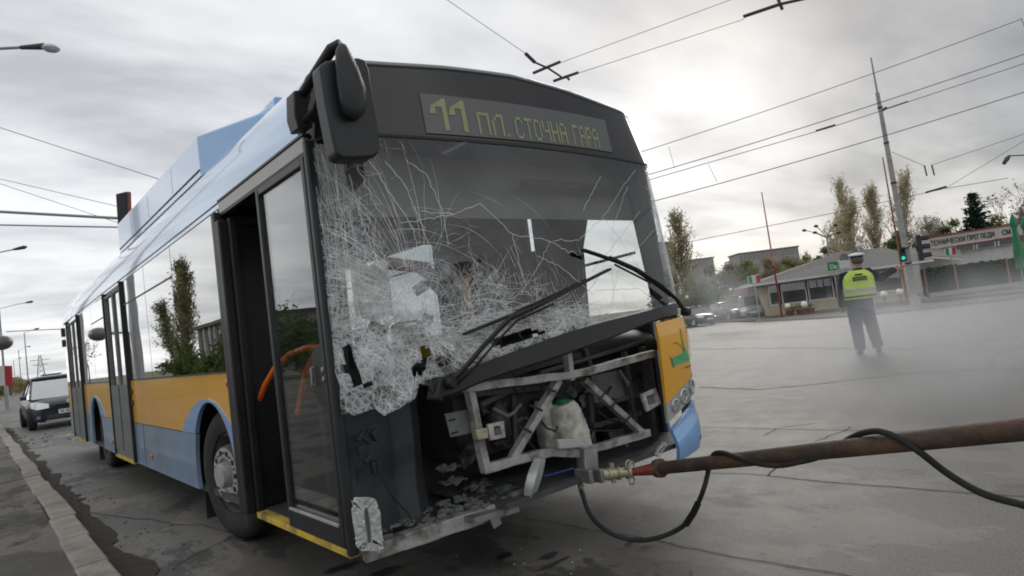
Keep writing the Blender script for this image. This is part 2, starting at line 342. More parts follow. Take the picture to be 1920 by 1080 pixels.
def crack(pxs, wd, seed, name='road_crack'):
    base = [Gd(u, v, .004) for u, v in pxs]; mb = MB(); pts = []
    for a, b in zip(base, base[1:]):
        k = max(3, int((b-a).length/.05)); d = (b-a).normalized(); nn_ = V((-d.y, d.x, 0))
        for i in range(k):
            p = a.lerp(b, i/k); q = .018*noise.noise(V((p.x*9, p.y*9, seed)))+.05*noise.noise(V((p.x*2, p.y*2, seed)))
            pts.append(p+nn_*q)
    k0 = len(pts)
    vs = []
    for i, p in enumerate(pts):
        d = pts[min(i+1, k0-1)]-pts[max(i-1, 0)]; nn_ = V((-d.y, d.x, 0)).normalized(); ww = wd*(.6+.7*abs(noise.noise(V((i*.37, seed, 2)))))
        vs += [p-nn_*ww, p+nn_*ww]
    for q in vs: q.z = gz(q.x)+.004
    mb.add(vs, [(2*i, 2*i+1, 2*i+3, 2*i+2) for i in range(k0-1)])
    return tag(mb.build(name, 'crack'), 'thin dark crack running across the grey road', 'crack', 'cracks in the road', 'structure')
crack([(985, 972), (1060, 986), (1239, 1015), (1373, 1042), (1597, 1079), (1750, 1110)], .006, 1)
crack([(1329, 885), (1441, 892), (1553, 903), (1732, 917), (1844, 926), (1960, 937)], .008, 2)
crack([(1304, 800), (1400, 802), (1485, 805), (1597, 807), (1680, 808), (1760, 806)], .007, 3)
crack([(1436, 816), (1454, 802), (1544, 791)], .006, 4); crack([(1526, 827), (1575, 807), (1600, 798)], .006, 5); crack([(1441, 892), (1463, 876), (1490, 850)], .008, 6)
crack([(0, 1045), (150, 960), (380, 985), (470, 1010), (560, 1000)], .007, 7); crack([(330, 1060), (400, 1020), (470, 985)], .006, 8)
crack([(1310, 726), (1420, 730), (1540, 719), (1700, 700), (1920, 690)], .02, 9); crack([(1300, 655), (1500, 652), (1700, 655), (1920, 628)], .03, 10)
crack([(1850, 690), (1870, 660), (1920, 648)], .02, 12); crack([(1290, 640), (1450, 632), (1580, 628), (1760, 610), (1920, 592)], .03, 13)
ob = MB()
for i, (u, v, a, b) in enumerate([(945, 1043, .06, .035), (1030, 1043, .07, .03), (1040, 1058, .1, .02), (820, 1030, .05, .06), (1180, 1020, .03, .02), (985, 1003, .05, .02), (720, 1075, .1, .05), (640, 1066, .1, .04), (470, 1012, .05, .05)]):
    p = Gd(u, v); ob.add(blob(p.x, p.y, a, b, i+1, .005+.0004*i), [tuple(range(26))])
tag(ob.build('oil_stain', 'oil'), 'dark oil and wet stains on the asphalt by the bus', 'stain', kind='structure')
dbm = MB()
for i in range(150):
    x, y = rnd.uniform(-.62, -.2), rnd.uniform(-.5, 9)
    if rnd.random() < .12: x, y = rnd.uniform(.0, 1.4), rnd.uniform(-.5, .3)
    s_ = rnd.uniform(.003, .011); dbm.box((x, y, s_*.4+.006), (s_*2, s_*1.3, s_), Matrix.Rotation(rnd.uniform(0, 3), 4, 'Z'))
for i in range(60):
    x, y = rnd.uniform(-.4, 2.2), rnd.uniform(13, 20); s_ = rnd.uniform(.012, .04); dbm.box((x, y, s_*.3+.006), (s_*2, s_*1.5, s_*.8), Matrix.Rotation(rnd.uniform(0, 3), 4, 'Z'))
gsm = MB()
for i in range(160):
    if i < 22: x, y = rnd.uniform(-.1, 1.4), rnd.gauss(.35, .2)
    else: x, y = rnd.uniform(-.55, 2.0), rnd.uniform(10, 17)
    s_ = rnd.uniform(.002, .006)*(1 if i < 70 else 3); gsm.box((x, y, s_*.3+.005), (s_*2, s_*1.4, s_*.6), Matrix.Rotation(rnd.uniform(0, 3), 4, 'Z'))
tag(gsm.build('glass_shards', 'crackglass'), 'pale crumbs of broken glass strewn on the road', 'debris', kind='stuff')
tag(dbm.build('road_debris', 'midgrey'), 'crumbs of broken plastic and stone on the road', 'debris', kind='stuff')
# ================================================================== THE BUS
bus = thing('trolleybus', 'crashed light blue and orange trolleybus with smashed windscreen and torn open front', 'bus', (1.275, 6, 0))
def ss(a, b, t):
    t = min(1, max(0, (t-a)/(b-a))); return t*t*(3-2*t)
def S(x, z):
    c = abs(x-1.275)/1.275; y = pl([(.2, .16), (1.1, .13), (2.3, .25), (2.8, .40), (2.95, .5)], z)+.12*c*c
    d = max(0, 1.275-abs(x-1.275)); r = .20
    if d < r: y += r-math.sqrt(max(0, r*r-(r-d)**2))
    return y
def SP(u, v):
    y = .3
    for _ in range(40):
        p = un(u, v, 'y', y); y = lerp(y, S(min(2.55, max(0, p.x)), p.z), .4)
    return V((min(2.55, max(0, p.x)), y, p.z))
_SP0 = SP
def SP(u, v):       # Newton refinement onto the curved face, clamped at its rims
    p = _SP0(u, v); x, z = p.x, p.z
    def pr(x, z):
        q = V((x, S(x, z), z))-CAM; d = q.dot(CF); return 960+FPX*q.dot(CR)/d-u, 540-FPX*q.dot(CU)/d-v
    for _ in range(25):
        a, b = pr(x, z); h = 1e-4; hx = h if x < 2.5 else -h; ax, bx = pr(x+hx, z); az, bz = pr(x, z+h)
        j11, j21, j12, j22 = (ax-a)/hx, (bx-b)/hx, (az-a)/h, (bz-b)/h; de = j11*j22-j12*j21
        if abs(de) < 1e-3: break
        dx = -(a*j22-b*j12)/de; dz = -(j11*b-j21*a)/de; m_ = max(abs(dx), abs(dz), .05); x = min(2.55, max(0, x+dx*.05/m_ if m_ > .05 else x+dx)); z += dz*.05/m_ if m_ > .05 else dz
    return V((x, S(x, z), z))
def FP(u, v, y=.25): return un(u, v, 'y', y)
RZ = [(0, 2.42), (.01, 2.5), (.035, 2.6), (.075, 2.68), (.12, 2.73), (.2, 2.752), (.45, 2.768), (.8, 2.798), (1.275, 2.822)]
def roofz(x): return pl(RZ, min(x, 2.55-x))
def zt(x): return roofz(x)-.048
cols = [0, .006, .02, .045, .08, .12, .165, .2]+[.25+i*.05 for i in range(42)]; cols = [c for c in cols if c < 2.33]+[2.35, 2.385, 2.43, 2.47, 2.505, 2.53, 2.544, 2.55]
# --- destination header
rows = []
for i in range(9):
    t = i/8; rows.append([V((x, S(x, lerp(2.305, zt(x), t)), lerp(2.305, zt(x), t))) for x in cols])
MB().grid(rows, (0, .02, 0)).build('destination_header', 'headermask', bus, smooth=True)
mat('capgrey', (.20, .235, .26), .3, var=.06, coat=1)
rows = []
for i in range(9):
    a = i/8*math.pi/2
    rows.append([V((x, lerp(S(x, zt(x)), .95, (1-math.cos(a))**2.1), lerp(zt(x)+.004, roofz(x), math.sin(a)))) for x in cols])
MB().grid(rows).build('roof_front_edge', 'capgrey', bus, smooth=True)
MB().ribbon([V((x, S(x, 2.30)-.006, 2.302)) for x in cols], .014, (0, 1, 0), False).build('header_seam', 'black', bus)
MB().ribbon([V((x, S(x, zt(x))-.006, zt(x)+.000)) for x in cols], .008, (0, 1, 0), False).build('header_seam', 'black', bus)
# display panel and its lettering
cTL, cTR, cBR, cBL = SP(785, 175), SP(1133, 226), SP(1147, 286), SP(799, 250)
def dp(a, b, off=.006):
    t = cTL.lerp(cTR, a); q = cBL.lerp(cBR, a); p = t.lerp(q, b); p.y = S(p.x, p.z)-off; return p
disp = MB().grid([[dp(a/12, b/3) for a in range(13)] for b in range(4)], (0, .004, 0)).build('destination_display', 'dispbg', bus)
GL = {'П': ["11111", "10001", "10001", "10001", "10001", "10001", "10001"], 'Л': ["00111", "01001", "10001", "10001", "10001", "10001", "10001"],
      '.': ["0", "0", "0", "0", "0", "0", "1"], 'С': ["01110", "10001", "10000", "10000", "10000", "10001", "01110"], 'Т': ["11111", "00100", "00100", "00100", "00100", "00100", "00100"],
      'О': ["01110", "10001", "10001", "10001", "10001", "10001", "01110"], 'Ч': ["10001", "10001", "10001", "01111", "00001", "00001", "00001"],
      'Н': ["10001", "10001", "10001", "11111", "10001", "10001", "10001"], 'А': ["01110", "10001", "10001", "11111", "10001", "10001", "10001"],
      'Г': ["11111", "10000", "10000", "10000", "10000", "10000", "10000"], 'Р': ["11110", "10001", "10001", "11110", "10000", "10000", "10000"]}
lm = MB()
def glyphs(s, a0, a1, b0, b1, big=False):
    n = sum(len(GL[c][0])+1 for c in s)-1; x = 0; da = (a1-a0)/n; db = (b1-b0)/7
    for c in s:
        g = GL[c]
        for r_ in range(7):
            for k in range(len(g[0])):
                if g[r_][k] == '1':
                    for h in (0, 1):
                        aa = a0+(x+k+.06)*da; ab = aa+da*.88; ba = b0+(r_+h*.5+.04)*db; bb = ba+db*.40
                        lm.add([dp(aa, ba, .009), dp(ab, ba, .009), dp(ab, bb, .009), dp(aa, bb, .009)], [(0, 1, 2, 3)])
        x += len(g[0])+1
glyphs('ПЛ.', .225, .37, .36, .94); glyphs('СТОЧНА', .405, .695, .37, .96); glyphs('ГАРА', .735, .91, .36, .97)
for ax in (.035, .115):     # the tall, thick route number 11
    for r_ in range(22):
        b = .10+r_*.037
        if r_ < 6: lm.add([dp(ax+.046-r_*.009, b, .009), dp(ax+.062, b, .009), dp(ax+.062, b+.03, .009), dp(ax+.046-r_*.009, b+.03, .009)], [(0, 1, 2, 3)])
        else: lm.add([dp(ax+.043, b, .009), dp(ax+.062, b, .009), dp(ax+.062, b+.03, .009), dp(ax+.043, b+.03, .009)], [(0, 1, 2, 3)])
        if 5 <= r_ < 11: lm.add([dp(ax+.0-(r_-5)*.002, b, .009), dp(ax+.016, b, .009), dp(ax+.016, b+.03, .009), dp(ax-(r_-5)*.002, b+.03, .009)], [(0, 1, 2, 3)])
lm.build('route_text', 'led', disp)
# --- windscreen
band_t = [(800, 722), (845, 702), (882, 690), (960, 660), (1048, 627), (1130, 603), (1217, 581), (1262, 567)]
band_b = [(812, 752), (850, 740), (900, 718), (960, 697), (1040, 672), (1130, 640), (1222, 604), (1276, 592)]
BT, BB = [SP(*p) for p in band_t], [SP(*p) for p in band_b]
BT[-1].x = BB[-1].x = 2.53; BT[-1].y = S(2.53, 1.2); BB[-1].y = S(2.53, 1.2)
edge = [SP(*p) for p in [(652, 779), (672, 784), (690, 762), (706, 766), (720, 781), (742, 771), (765, 757), (788, 750)]]
edge = sorted([(p.x, p.z) for p in edge]+[(p.x, p.z) for p in BT])
def zb(x): return pl(edge, x)+(.022*noise.noise(V((x*38, 0, 0)))+.012*noise.noise(V((x*90, 5, 0))) if x < .42 else 0)
def inpoly(x, z, P):
    c = False
    for i in range(len(P)):
        (x1, z1), (x2, z2) = P[i], P[i-1]
        if (z1 > z) != (z2 > z) and x < (x2-x1)*(z-z1)/(z2-z1)+x1: c = not c
    return c
holes = [[(SP(*p).x, SP(*p).z) for p in h] for h in (
    [(653, 642), (664, 648), (672, 672), (680, 700), (692, 722), (684, 738), (668, 722), (655, 706), (648, 690)],
    [(794, 652), (806, 645), (812, 656), (809, 694), (800, 708), (788, 706), (786, 690), (797, 676)],
    [(915, 640), (990, 618), (1022, 622), (985, 640), (930, 652)])]
C0 = SP(790, 570); C0 = (C0.x, C0.z)
def crush(x, z):
    a = 1.35*math.exp(-((x-.35)**2/.25+(z-1.25)**2/.12))
    b = math.exp(-((x-1.0)**2/.20+(z-1.28)**2/.02))
    n = noise.noise(V((x*5, z*5, 1)))+.5*noise.noise(V((x*13, z*13, 5)))
    return a*(.035+.045*n)-b*.03*(1+n)+.006*n*math.exp(-((x-.5)**2+(z-1.4)**2)/.3)
def SW(x, z): return S(x, z)+crush(x, z)
wc = [0, .006, .02, .045, .08]+[.11+i*.022 for i in range(107)]; wc = [c for c in wc if c < 2.44]+[2.46, 2.48, 2.505, 2.53, 2.544, 2.55]
NR = 62; mb = MB()
for i in range(NR+1):
    for x in wc:
        z = lerp(zb(x), 2.298, i/NR); mb.v.append(V((x, SW(x, z), z)))
nc = len(wc)
for i in range(NR):
    for j in range(nc-1):
        a = i*nc+j; c = (mb.v[a]+mb.v[a+nc+1])/2
        if not any(inpoly(c.x, c.z, h) for h in holes): mb.f.append((a, a+1, a+nc+1, a+nc))
# windscreen glass: clear laminated pane, crazed milky where it was hit (procedural, in object space)
def wsmat():
    m = MT['wsglass']; t = m.node_tree; n_ = t.nodes.new; l_ = t.links.new
    o = [n for n in t.nodes if n.type == 'OUTPUT_MATERIAL'][0]; base = o.inputs[0].links[0].from_socket
    tc = n_('ShaderNodeTexCoord'); mp = n_('ShaderNodeMapping'); mp.inputs['Scale'].default_value = (1, .3, 1); l_(tc.outputs['Object'], mp.inputs[0])
    wv = n_('ShaderNodeTexNoise'); wv.inputs['Scale'].default_value = 6; l_(mp.outputs[0], wv.inputs['Vector'])
    ad = n_('ShaderNodeMix'); ad.data_type = 'RGBA'; ad.blend_type = 'ADD'; ad.inputs[0].default_value = .08; l_(mp.outputs[0], ad.inputs[6]); l_(wv.outputs['Color'], ad.inputs[7])
    fac = None
    def m_(op, a, b=None):
        q = n_('ShaderNodeMath'); q.operation = op; q.use_clamp = False
        for i, xx in enumerate((a, b)):
            if xx is None: continue
            if isinstance(xx, (int, float)): q.inputs[i].default_value = xx
            else: l_(xx, q.inputs[i])
        return q.outputs[0]
    # impact mask: sum of soft blobs round the points of impact
    mask = None
    for (x, z, rx, rz, am) in ((.20, 1.22, .30, .28, 1.3), (.80, 1.22, .62, .13, 1.4), (.08, 1.3, .16, .5, 1.0), (.35, 1.70, .38, .36, .35), (2.47, 1.75, .14, .5, 1.3), (1.5, 1.24, .5, .09, .9)):
        s_ = n_('ShaderNodeVectorMath'); s_.operation = 'SUBTRACT'; l_(tc.outputs['Object'], s_.inputs[0]); s_.inputs[1].default_value = (x-1.275, 0, z)
        k = n_('ShaderNodeVectorMath'); k.operation = 'MULTIPLY'; l_(s_.outputs[0], k.inputs[0]); k.inputs[1].default_value = (1/rx, 0, 1/rz)
        le = n_('ShaderNodeVectorMath'); le.operation = 'LENGTH'; l_(k.outputs[0], le.inputs[0])
        g = m_('MULTIPLY', m_('MAXIMUM', m_('SUBTRACT', 1.45, le.outputs['Value']), 0), am/1.45)
        mask = g if mask is None else m_('ADD', mask, g)
    bn = n_('ShaderNodeTexNoise'); bn.inputs['Scale'].default_value = 7; bn.inputs['Detail'].default_value = 4; l_(tc.outputs['Object'], bn.inputs['Vector'])
    mask = m_('MULTIPLY', mask, m_('MULTIPLY', m_('MAXIMUM', m_('SUBTRACT', bn.outputs['Fac'], .33), 0), 5.2))
    for sc_, wd, st in ((13, .07, 1.0), (30, .12, .95), (70, .22, .5)):
        vo = n_('ShaderNodeTexVoronoi'); vo.feature = 'DISTANCE_TO_EDGE'; vo.inputs['Scale'].default_value = sc_; l_(ad.outputs[2], vo.inputs['Vector'])
        ln = m_('MULTIPLY', m_('MAXIMUM', m_('SUBTRACT', 1, m_('DIVIDE', vo.outputs['Distance'], m_('ADD', m_('MULTIPLY', mask, wd), .0005))), 0), st)
        fac = ln if fac is None else m_('MAXIMUM', fac, ln)
    fn = n_('ShaderNodeMath'); fn.operation = 'MULTIPLY'; fn.use_clamp = True; l_(m_('MULTIPLY', fac, m_('MINIMUM', m_('MULTIPLY', mask, 1.3), 1)), fn.inputs[0]); fn.inputs[1].default_value = .95
    df = n_('ShaderNodeBsdfDiffuse'); df.inputs[0].default_value = (.74, .77, .78, 1)
    tl = n_('ShaderNodeBsdfTranslucent'); tl.inputs[0].default_value = (.55, .58, .6, 1); gg = n_('ShaderNodeMixShader'); gg.inputs[0].default_value = .3; l_(df.outputs[0], gg.inputs[1]); l_(tl.outputs[0], gg.inputs[2])
    mi = n_('ShaderNodeMixShader'); l_(fn.outputs[0], mi.inputs[0]); l_(base, mi.inputs[1]); l_(gg.outputs[0], mi.inputs[2]); l_(mi.outputs[0], o.inputs[0])
wsmat()
ws = mb.build('windscreen', 'wsglass', bus, smooth=True, angle=80)
# real crack lines standing on the pane
ck = MB(); cr_ = random.Random(11)
def onws(x, z): return (-.01 < x < 2.56 and zb(x)+.004 < z < 2.29 and not any(inpoly(x, z, h) for h in holes))
def crackline(x, z, ang, ln, wd, curv=0, jit=.18, step=.02):
    pts = []; n = max(2, int(ln/step))
    for i in range(n+1):
        if not onws(x, z): break
        xx = min(2.55, max(0, x)); pts.append(V((xx, SW(xx, z)-.004, z)))
        ang += curv*step+(cr_.gauss(0, jit*2.2) if cr_.random() < .22 else cr_.gauss(0, jit*.12)); dx = math.cos(ang)*step
        dd = 1.275-abs(xx-1.275)
        if dd < .12: dx *= max(.12, math.sqrt(max(0, 1-(1-dd/.2)**2)))
        x += dx; z += math.sin(ang)*step
    if len(pts) > 1: ck.ribbon(pts, wd, (0, 1, .1))
# long arcs fanning from the blow up and over to the left
for i in range(46):
    t = i/45; a = lerp(1.15, 3.3, t)+cr_.gauss(0, .06); r0 = cr_.uniform(.02, .25)
    crackline(C0[0]+math.cos(a)*r0, C0[1]+math.sin(a)*r0, a, cr_.uniform(.25, .95), cr_.uniform(.0012, .0026), cr_.uniform(.1, .7), .05)
for i in range(60):
    a = cr_.uniform(-3.14, .35); r0 = cr_.uniform(.02, .3)
    crackline(C0[0]+math.cos(a)*r0, C0[1]+math.sin(a)*r0, a, cr_.uniform(.1, .55), cr_.uniform(.0012, .0026), cr_.uniform(-.6, .6), .09)
for i in range(110):        # rings
    r0 = abs(cr_.gauss(0, .33))+.05; a = cr_.uniform(.5, 6.9)
    crackline(C0[0]+math.cos(a)*r0*1.35, C0[1]+math.sin(a)*r0*.9, a+1.57, cr_.uniform(.08, .4), cr_.uniform(.001, .0022), 1/max(.1, r0), .06)
for (cx_, cz_, sx_, sz_, n_, w1) in ((.10, 1.85, .10, .25, 420, .0026), (.85, 1.36, .28, .09, 800, .003), (.5, 1.45, .2, .12, 500, .0028), (.20, 1.25, .17, .2, 900, .004), (.6, 1.24, .28, .08, 620, .0036), (1.05, 1.22, .34, .07, 720, .0036), (.10, 1.5, .10, .35, 420, .0032), (.32, 1.6, .2, .3, 240, .0024), (1.55, 1.24, .33, .06, 380, .003), (2.47, 1.75, .05, .3, 420, .0030), (.2, 1.08, .15, .08, 260, .004), (.03, 1.4, .03, .4, 140, .0036)):
    for i in range(n_):
        x, z = cr_.gauss(cx_, sx_), cr_.gauss(cz_, sz_); r_ = math.atan2(z-C0[1], x-C0[0]); a = r_+(cr_.choice((0, 1.57))+cr_.gauss(0, .45))
        if noise.noise(V((x*5, z*5, 7)))+.6*noise.noise(V((x*13, z*13, 3))) < -.14+.2*cr_.random()-(.12 if n_ > 600 else 0): continue
        if onws(x, z): crackline(x, z, a, cr_.uniform(.02, .16), cr_.uniform(.0008, w1*.72), cr_.uniform(-1.2, 1.2), .22, .012)
for i in range(90):     # long upright splits in the wrapped corner
    x = abs(cr_.gauss(0, .05))+.004; crackline(x, cr_.uniform(1.1, 2.2), 1.57+cr_.gauss(0, .06), cr_.uniform(.1, .6), cr_.uniform(.001, .0026), 0, .03)
# ridges along the fold of the pane: bundles of nearly level lines
for i in range(120):
    x = cr_.uniform(.3, 1.4); z = 1.31+.05*math.sin((x-.3)*2)+cr_.gauss(0, .035)-.09*max(0, x-.9)
    crackline(x, z, cr_.gauss(.05, .12), cr_.uniform(.08, .35), cr_.uniform(.001, .0026), cr_.uniform(-.8, .2), .06)
def pxcrack(pts, wd):
    q = [SP(*p) for p in pts]; o_ = []
    for a, b in zip(q, q[1:]):
        for i in range(8):
            p = a.lerp(b, i/8); p.x += cr_.gauss(0, .0035); p.z += cr_.gauss(0, .0035); p.y = SW(p.x, p.z)-.004; o_.append(p)
    ck.ribbon(o_, wd, (0, 1, .1), False)
for pts in ([(1190, 318), (1160, 360), (1130, 408), (1085, 450), (1030, 452)], [(1130, 408), (1148, 430), (1175, 470), (1210, 520)], [(1200, 395), (1165, 440), (1100, 520)], [(1226, 430), (1160, 500), (1140, 590)],
            [(1030, 452), (1010, 500), (985, 535), (975, 555)], [(1030, 452), (1060, 470), (1090, 480)], [(1030, 452), (960, 440), (900, 380), (850, 402), (780, 395)], [(850, 402), (800, 410), (740, 420)],
            [(960, 440), (975, 500), (990, 540)], [(1175, 350), (1150, 420), (1146, 500), (1150, 590)], [(1125, 330), (1110, 360), (1090, 400)], [(1225, 560), (1190, 590), (1160, 588)], [(760, 300), (800, 330), (830, 400), (842, 470)],
            [(720, 300), (760, 350), (790, 420), (812, 480)], [(690, 300), (730, 360), (775, 430), (790, 500)], [(668, 310), (700, 380), (745, 450), (770, 520)], [(655, 330), (680, 420), (720, 520)], [(625, 320), (640, 420), (660, 520), (700, 600)],
            [(1125, 603), (1060, 590), (980, 570), (900, 560)], [(1222, 560), (1195, 540), (1100, 545)], [(1040, 590), (1090, 560), (1128, 512)], [(1008, 480), (1050, 500), (1120, 560)]):
    pxcrack(pts, .0028)
cg = ck.build('cracks', 'crackglass', ws); tag(cg, kind='stuff')
# --- black beam under the windscreen
mb = MB()
mb.grid([[p+V((0, .04, 0)) for p in BT], [p+V((0, -.012, -.002)) for p in BT], [p+V((0, -.022, .012)) for p in BB], [p+V((0, -.010, 0)) for p in BB], [p+V((0, .05, .003)) for p in BB]], (0, .01, 0))
mb.build('scuttle_beam', 'black', bus, smooth=True, angle=30)
MB().bar(BB[0]+V((.0, -.01, -.0)), BB[0]+V((.05, .0, .10)), .07, .05).build('wiper_mount', 'black', bus, bevel=.01)
# --- wipers
def wiper(piv, mid, blade, park):
    q = lambda p, o: (lambda s: V((s.x, SW(s.x, s.z)-o, s.z)))(SP(*p))
    a = [q(piv, .05)]+[q(p, .10 if park else .055) for p in mid]
    ar = MB().tube(a, [.018]+[.014]*(len(a)-2)+[.010], 6)
    if park: ar.tube([p+V((.035, -.01, -.015)) for p in a], .006, 5)
    ar.lathe([(.028, -.02), (.03, .02), (.02, .035)], a[0], (0, -1, 0), 12)
    o = ar.build('wiper', 'black', bus, smooth=True)
    b = [q(p, .045) for p in blade]; m_ = MB()
    for s_, e_ in zip(b, b[1:]): m_.bar(s_, e_, .014, .034, (0, 1, 0))
    m_.bar(b[0].lerp(b[-1], .3)+V((0, -.02, 0)), b[0].lerp(b[-1], .7)+V((0, -.02, 0)), .012, .012, (0, 1, 0)); m_.build('wiper_blade', 'rubber', o, bevel=.003)
wiper((838, 718), [(858, 690), (895, 645), (935, 600), (1000, 570)], [(868, 627), (935, 598), (1000, 574), (1050, 548), (1090, 528), (1132, 507)], True)
wiper((1276, 586), [(1255, 562), (1225, 535), (1181, 508), (1130, 485)], [(1082, 471), (1110, 480), (1150, 494), (1181, 508), (1215, 530), (1250, 556)], False)
# --- right hand front corner: orange panel, headlamps, bumper
def cpatch(z0, z1, x0, name, m, off, n=18, rows=6, parent=bus, x1=2.55):
    rws = []
    for i in range(rows+1):
        r_ = []
        for j in range(n+1):
            x = lerp(x0, x1, 1-(1-j/n)**1.6); t = (x-x0)/(x1-x0); z = lerp(lerp(z0[0], z0[1], t), lerp(z1[0], z1[1], t), i/rows); r_.append(V((x, S(x, z)-off, z)))
        rws.append(r_)
    return MB().grid(rws, (0, .02, 0)).build(name, m, parent, smooth=True, angle=50)
op = cpatch((.685, .86), (1.195, 1.22), 2.02, 'front_corner_panel', 'orange', .02)
def decal(pxs, name, m, par, off=.025):
    P = [SP(*p) for p in pxs]; P = [V((p.x, S(p.x, p.z)-off, p.z)) for p in P]; MB().add(P+[p+V((0, .003, 0)) for p in P], [tuple(range(len(P)))]+[(i, (i+1) % len(P), (i+1) % len(P)+len(P), i+len(P)) for i in range(len(P))]).build(name, m, par)
mat('mintgreen', (.10, .42, .20), .5, var=.05)
decal([(1270, 617), (1280, 614), (1285, 640), (1287, 676), (1262, 685), (1258, 690), (1253, 672), (1266, 667), (1277, 660), (1273, 636)], 'emblem', 'mintgreen', op)
def inkline(pxs, wd, par, name='marking', m='black', off=.028):
    P = [SP(*p) for p in pxs]; MB().ribbon([V((p.x, S(p.x, p.z)-off, p.z)) for p in P], wd, (0, 1, 0), False).build(name, m, par)
inkline([(1256, 644), (1263, 643), (1271, 650), (1277, 658)], .004, op); inkline([(1249, 668), (1253, 674), (1256, 686)], .004, op); inkline([(1278, 690), (1288, 686), (1296, 683)], .006, op); inkline([(1281, 613), (1287, 640), (1289, 672)], .004, op)
hl = cpatch((.56, .71), (.685, .845), 2.04, 'headlight_housing', 'alubright', .004, x1=2.548)
for x, z, r_ in ((2.14, .655, .036), (2.27, .69, .045), (2.40, .735, .045), (2.485, .79, .035)):
    y = S(x, z); nr = V((x-2.2, -.6, .0)).normalized() if x > 2.3 else V((0, -1, 0))
    h = MB().lathe([(r_*1.12, -.01), (r_*1.15, .018), (r_, .02), (r_*.9, .0), (r_*.4, -.02)], V((x, y, z)), nr, 18).build('headlight', 'reflector', bus, smooth=True)
    MB().sphere(V((x, y, z))+nr*.0, r_*.92, 14, 1, .55, 1).build('lens', 'clearlens', h, smooth=True)
rws = []
for i in range(9):
    t = i/8; r_ = []
    for j in range(17):
        k = 1-(1-j/16)**1.6; x = lerp(2.09-.02*t, 2.565, k); z = lerp(lerp(.30, .335, k), lerp(.515, .675, k), t); r_.append(V((x, S(min(x, 2.55), z)-.012-.03*math.sin(math.pi*min(1, t+.1)), z)))
    rws.append(r_)
MB().grid(rws, (0, .025, 0)).build('bumper', 'blue', bus, smooth=True, angle=50)
# --- torn open front: frame of box section and what shows behind it
def dentbar(mb, a, b, d1_, d2_, up):
    n_ = max(2, int((b-a).length/.09)); P = [a]
    for i in range(1, n_): P.append(a.lerp(b, i/n_)+V((rnd.uniform(-.0018, .0018), rnd.uniform(-.002, .002), rnd.uniform(-.0022, .0022))))
    P.append(b)
    for p, q in zip(P, P[1:]): mb.bar(p, q+(q-p).normalized()*.004, d1_*rnd.uniform(.94, 1.04), d2_*rnd.uniform(.95, 1.03), up)
fr = MB(); Y = .27
for a, b, w_ in (((871, 728), (1069, 703), .042), ((1069, 703), (1093, 698), .042), ((1093, 699), (1224, 663), .045), ((1062, 655), (1069, 712), .038), ((880, 733), (911, 884), .040), ((905, 880), (985, 858), .046), ((985, 858), (1030, 848), .046), ((1030, 848), (1084, 850), .044), ((1084, 846), (1132, 836), .044), ((1132, 836), (1214, 811), .044), ((1047, 712), (958, 862), .040), ((1093, 712), (1203, 812), .038)):
    dentbar(fr, FP(*a, Y), FP(*b, Y), .05, w_, (0, 0, 1)) if abs(a[0]-b[0]) > abs(a[1]-b[1]) else dentbar(fr, FP(*a, Y), FP(*b, Y), w_, .05, (0, 1, 0))
    Y += .0035
fr.build('front_frame', 'alu', bus, bevel=.004)
fr = MB(); Y = .42
for a, b, w_ in (((1204, 650), (1228, 830), .04), ((1170, 660), (1190, 800), .03), ((890, 740), (1010, 728), .03), ((900, 760), (960, 730), .03), ((1120, 760), (1220, 735), .03), ((1110, 800), (1200, 775), .03), ((930, 680), (1100, 640), .03), ((1010, 700), (1210, 640), .025), ((1090, 640), (1110, 700), .03), ((960, 740), (965, 850), .03), ((1105, 735), (1110, 830), .035)):
    fr.bar(FP(*a, Y), FP(*b, Y), .04, w_, (0, .2, 1)) if abs(a[0]-b[0]) > abs(a[1]-b[1]) else fr.bar(FP(*a, Y), FP(*b, Y), w_, .04, (0, 1, 0)); Y += .006
fr.build('inner_frame', 'darkgrey', bus, bevel=.004)
bp = lambda pxs, y, th=.012: MB().prism([FP(u, v, y) for u, v in pxs], (0, th, 0))
for a, b in (((941, 822), (1000, 790)), ((1120, 738), (1150, 725))): pass
wr = None        # cable ties and straps round the struts
for u, v, du, dv in ((1005, 765, 12, 5), (985, 805, 12, 6), (1030, 730, 12, 5), (1130, 742, 7, -9), (1150, 760, 7, -9), (1178, 785, 7, -9)):
    MB().bar(FP(u-du, v-dv, .262), FP(u+du, v+dv, .262), .012, .006, (0, 1, 0)).build('strap', 'black', bus)
bp([(835, 776), (877, 768), (886, 812), (846, 820)], .33).build('mounting_plate', 'midgrey', bus, bevel=.003)
sl = MB()
for u, v in ((842, 787), (847, 811)): MB().prism([FP(u, v, .325), FP(u+12, v-3, .325), FP(u+12, v, .325), FP(u+1, v+4, .325)], (0, .004, 0)).build('slot', 'black', bus)
mat('bracketgrey', (.42, .42, .40), .7, var=.3, scale=25, bump=.4, bs=50, stain=(.6, .5, .68, (.15, .14, .12), 14))
def plate_hole(pxs, inner, y, name='lamp_bracket', m='bracketgrey'):
    P = [FP(u, v, y) for u, v in pxs]; Q = [FP(u, v, y) for u, v in inner]; n = len(P); mb = MB(); t = V((0, .018, 0))
    mb.add(P+Q+[p+t for p in P]+[q+t for q in Q], [f for i in range(n) for f in ((i, (i+1) % n, (i+1) % n+n, i+n), (i+2*n, i+n*3, (i+1) % n+3*n, (i+1) % n+2*n), (i, i+2*n, (i+1) % n+2*n, (i+1) % n), (i+n, (i+1) % n+n, (i+1) % n+3*n, i+3*n))])
    o = mb.build(name, m, bus, bevel=.002); return o
plate_hole([(915, 796), (945, 789), (948, 820), (920, 826)], [(926, 800), (939, 798), (941, 814), (929, 817)], .26)
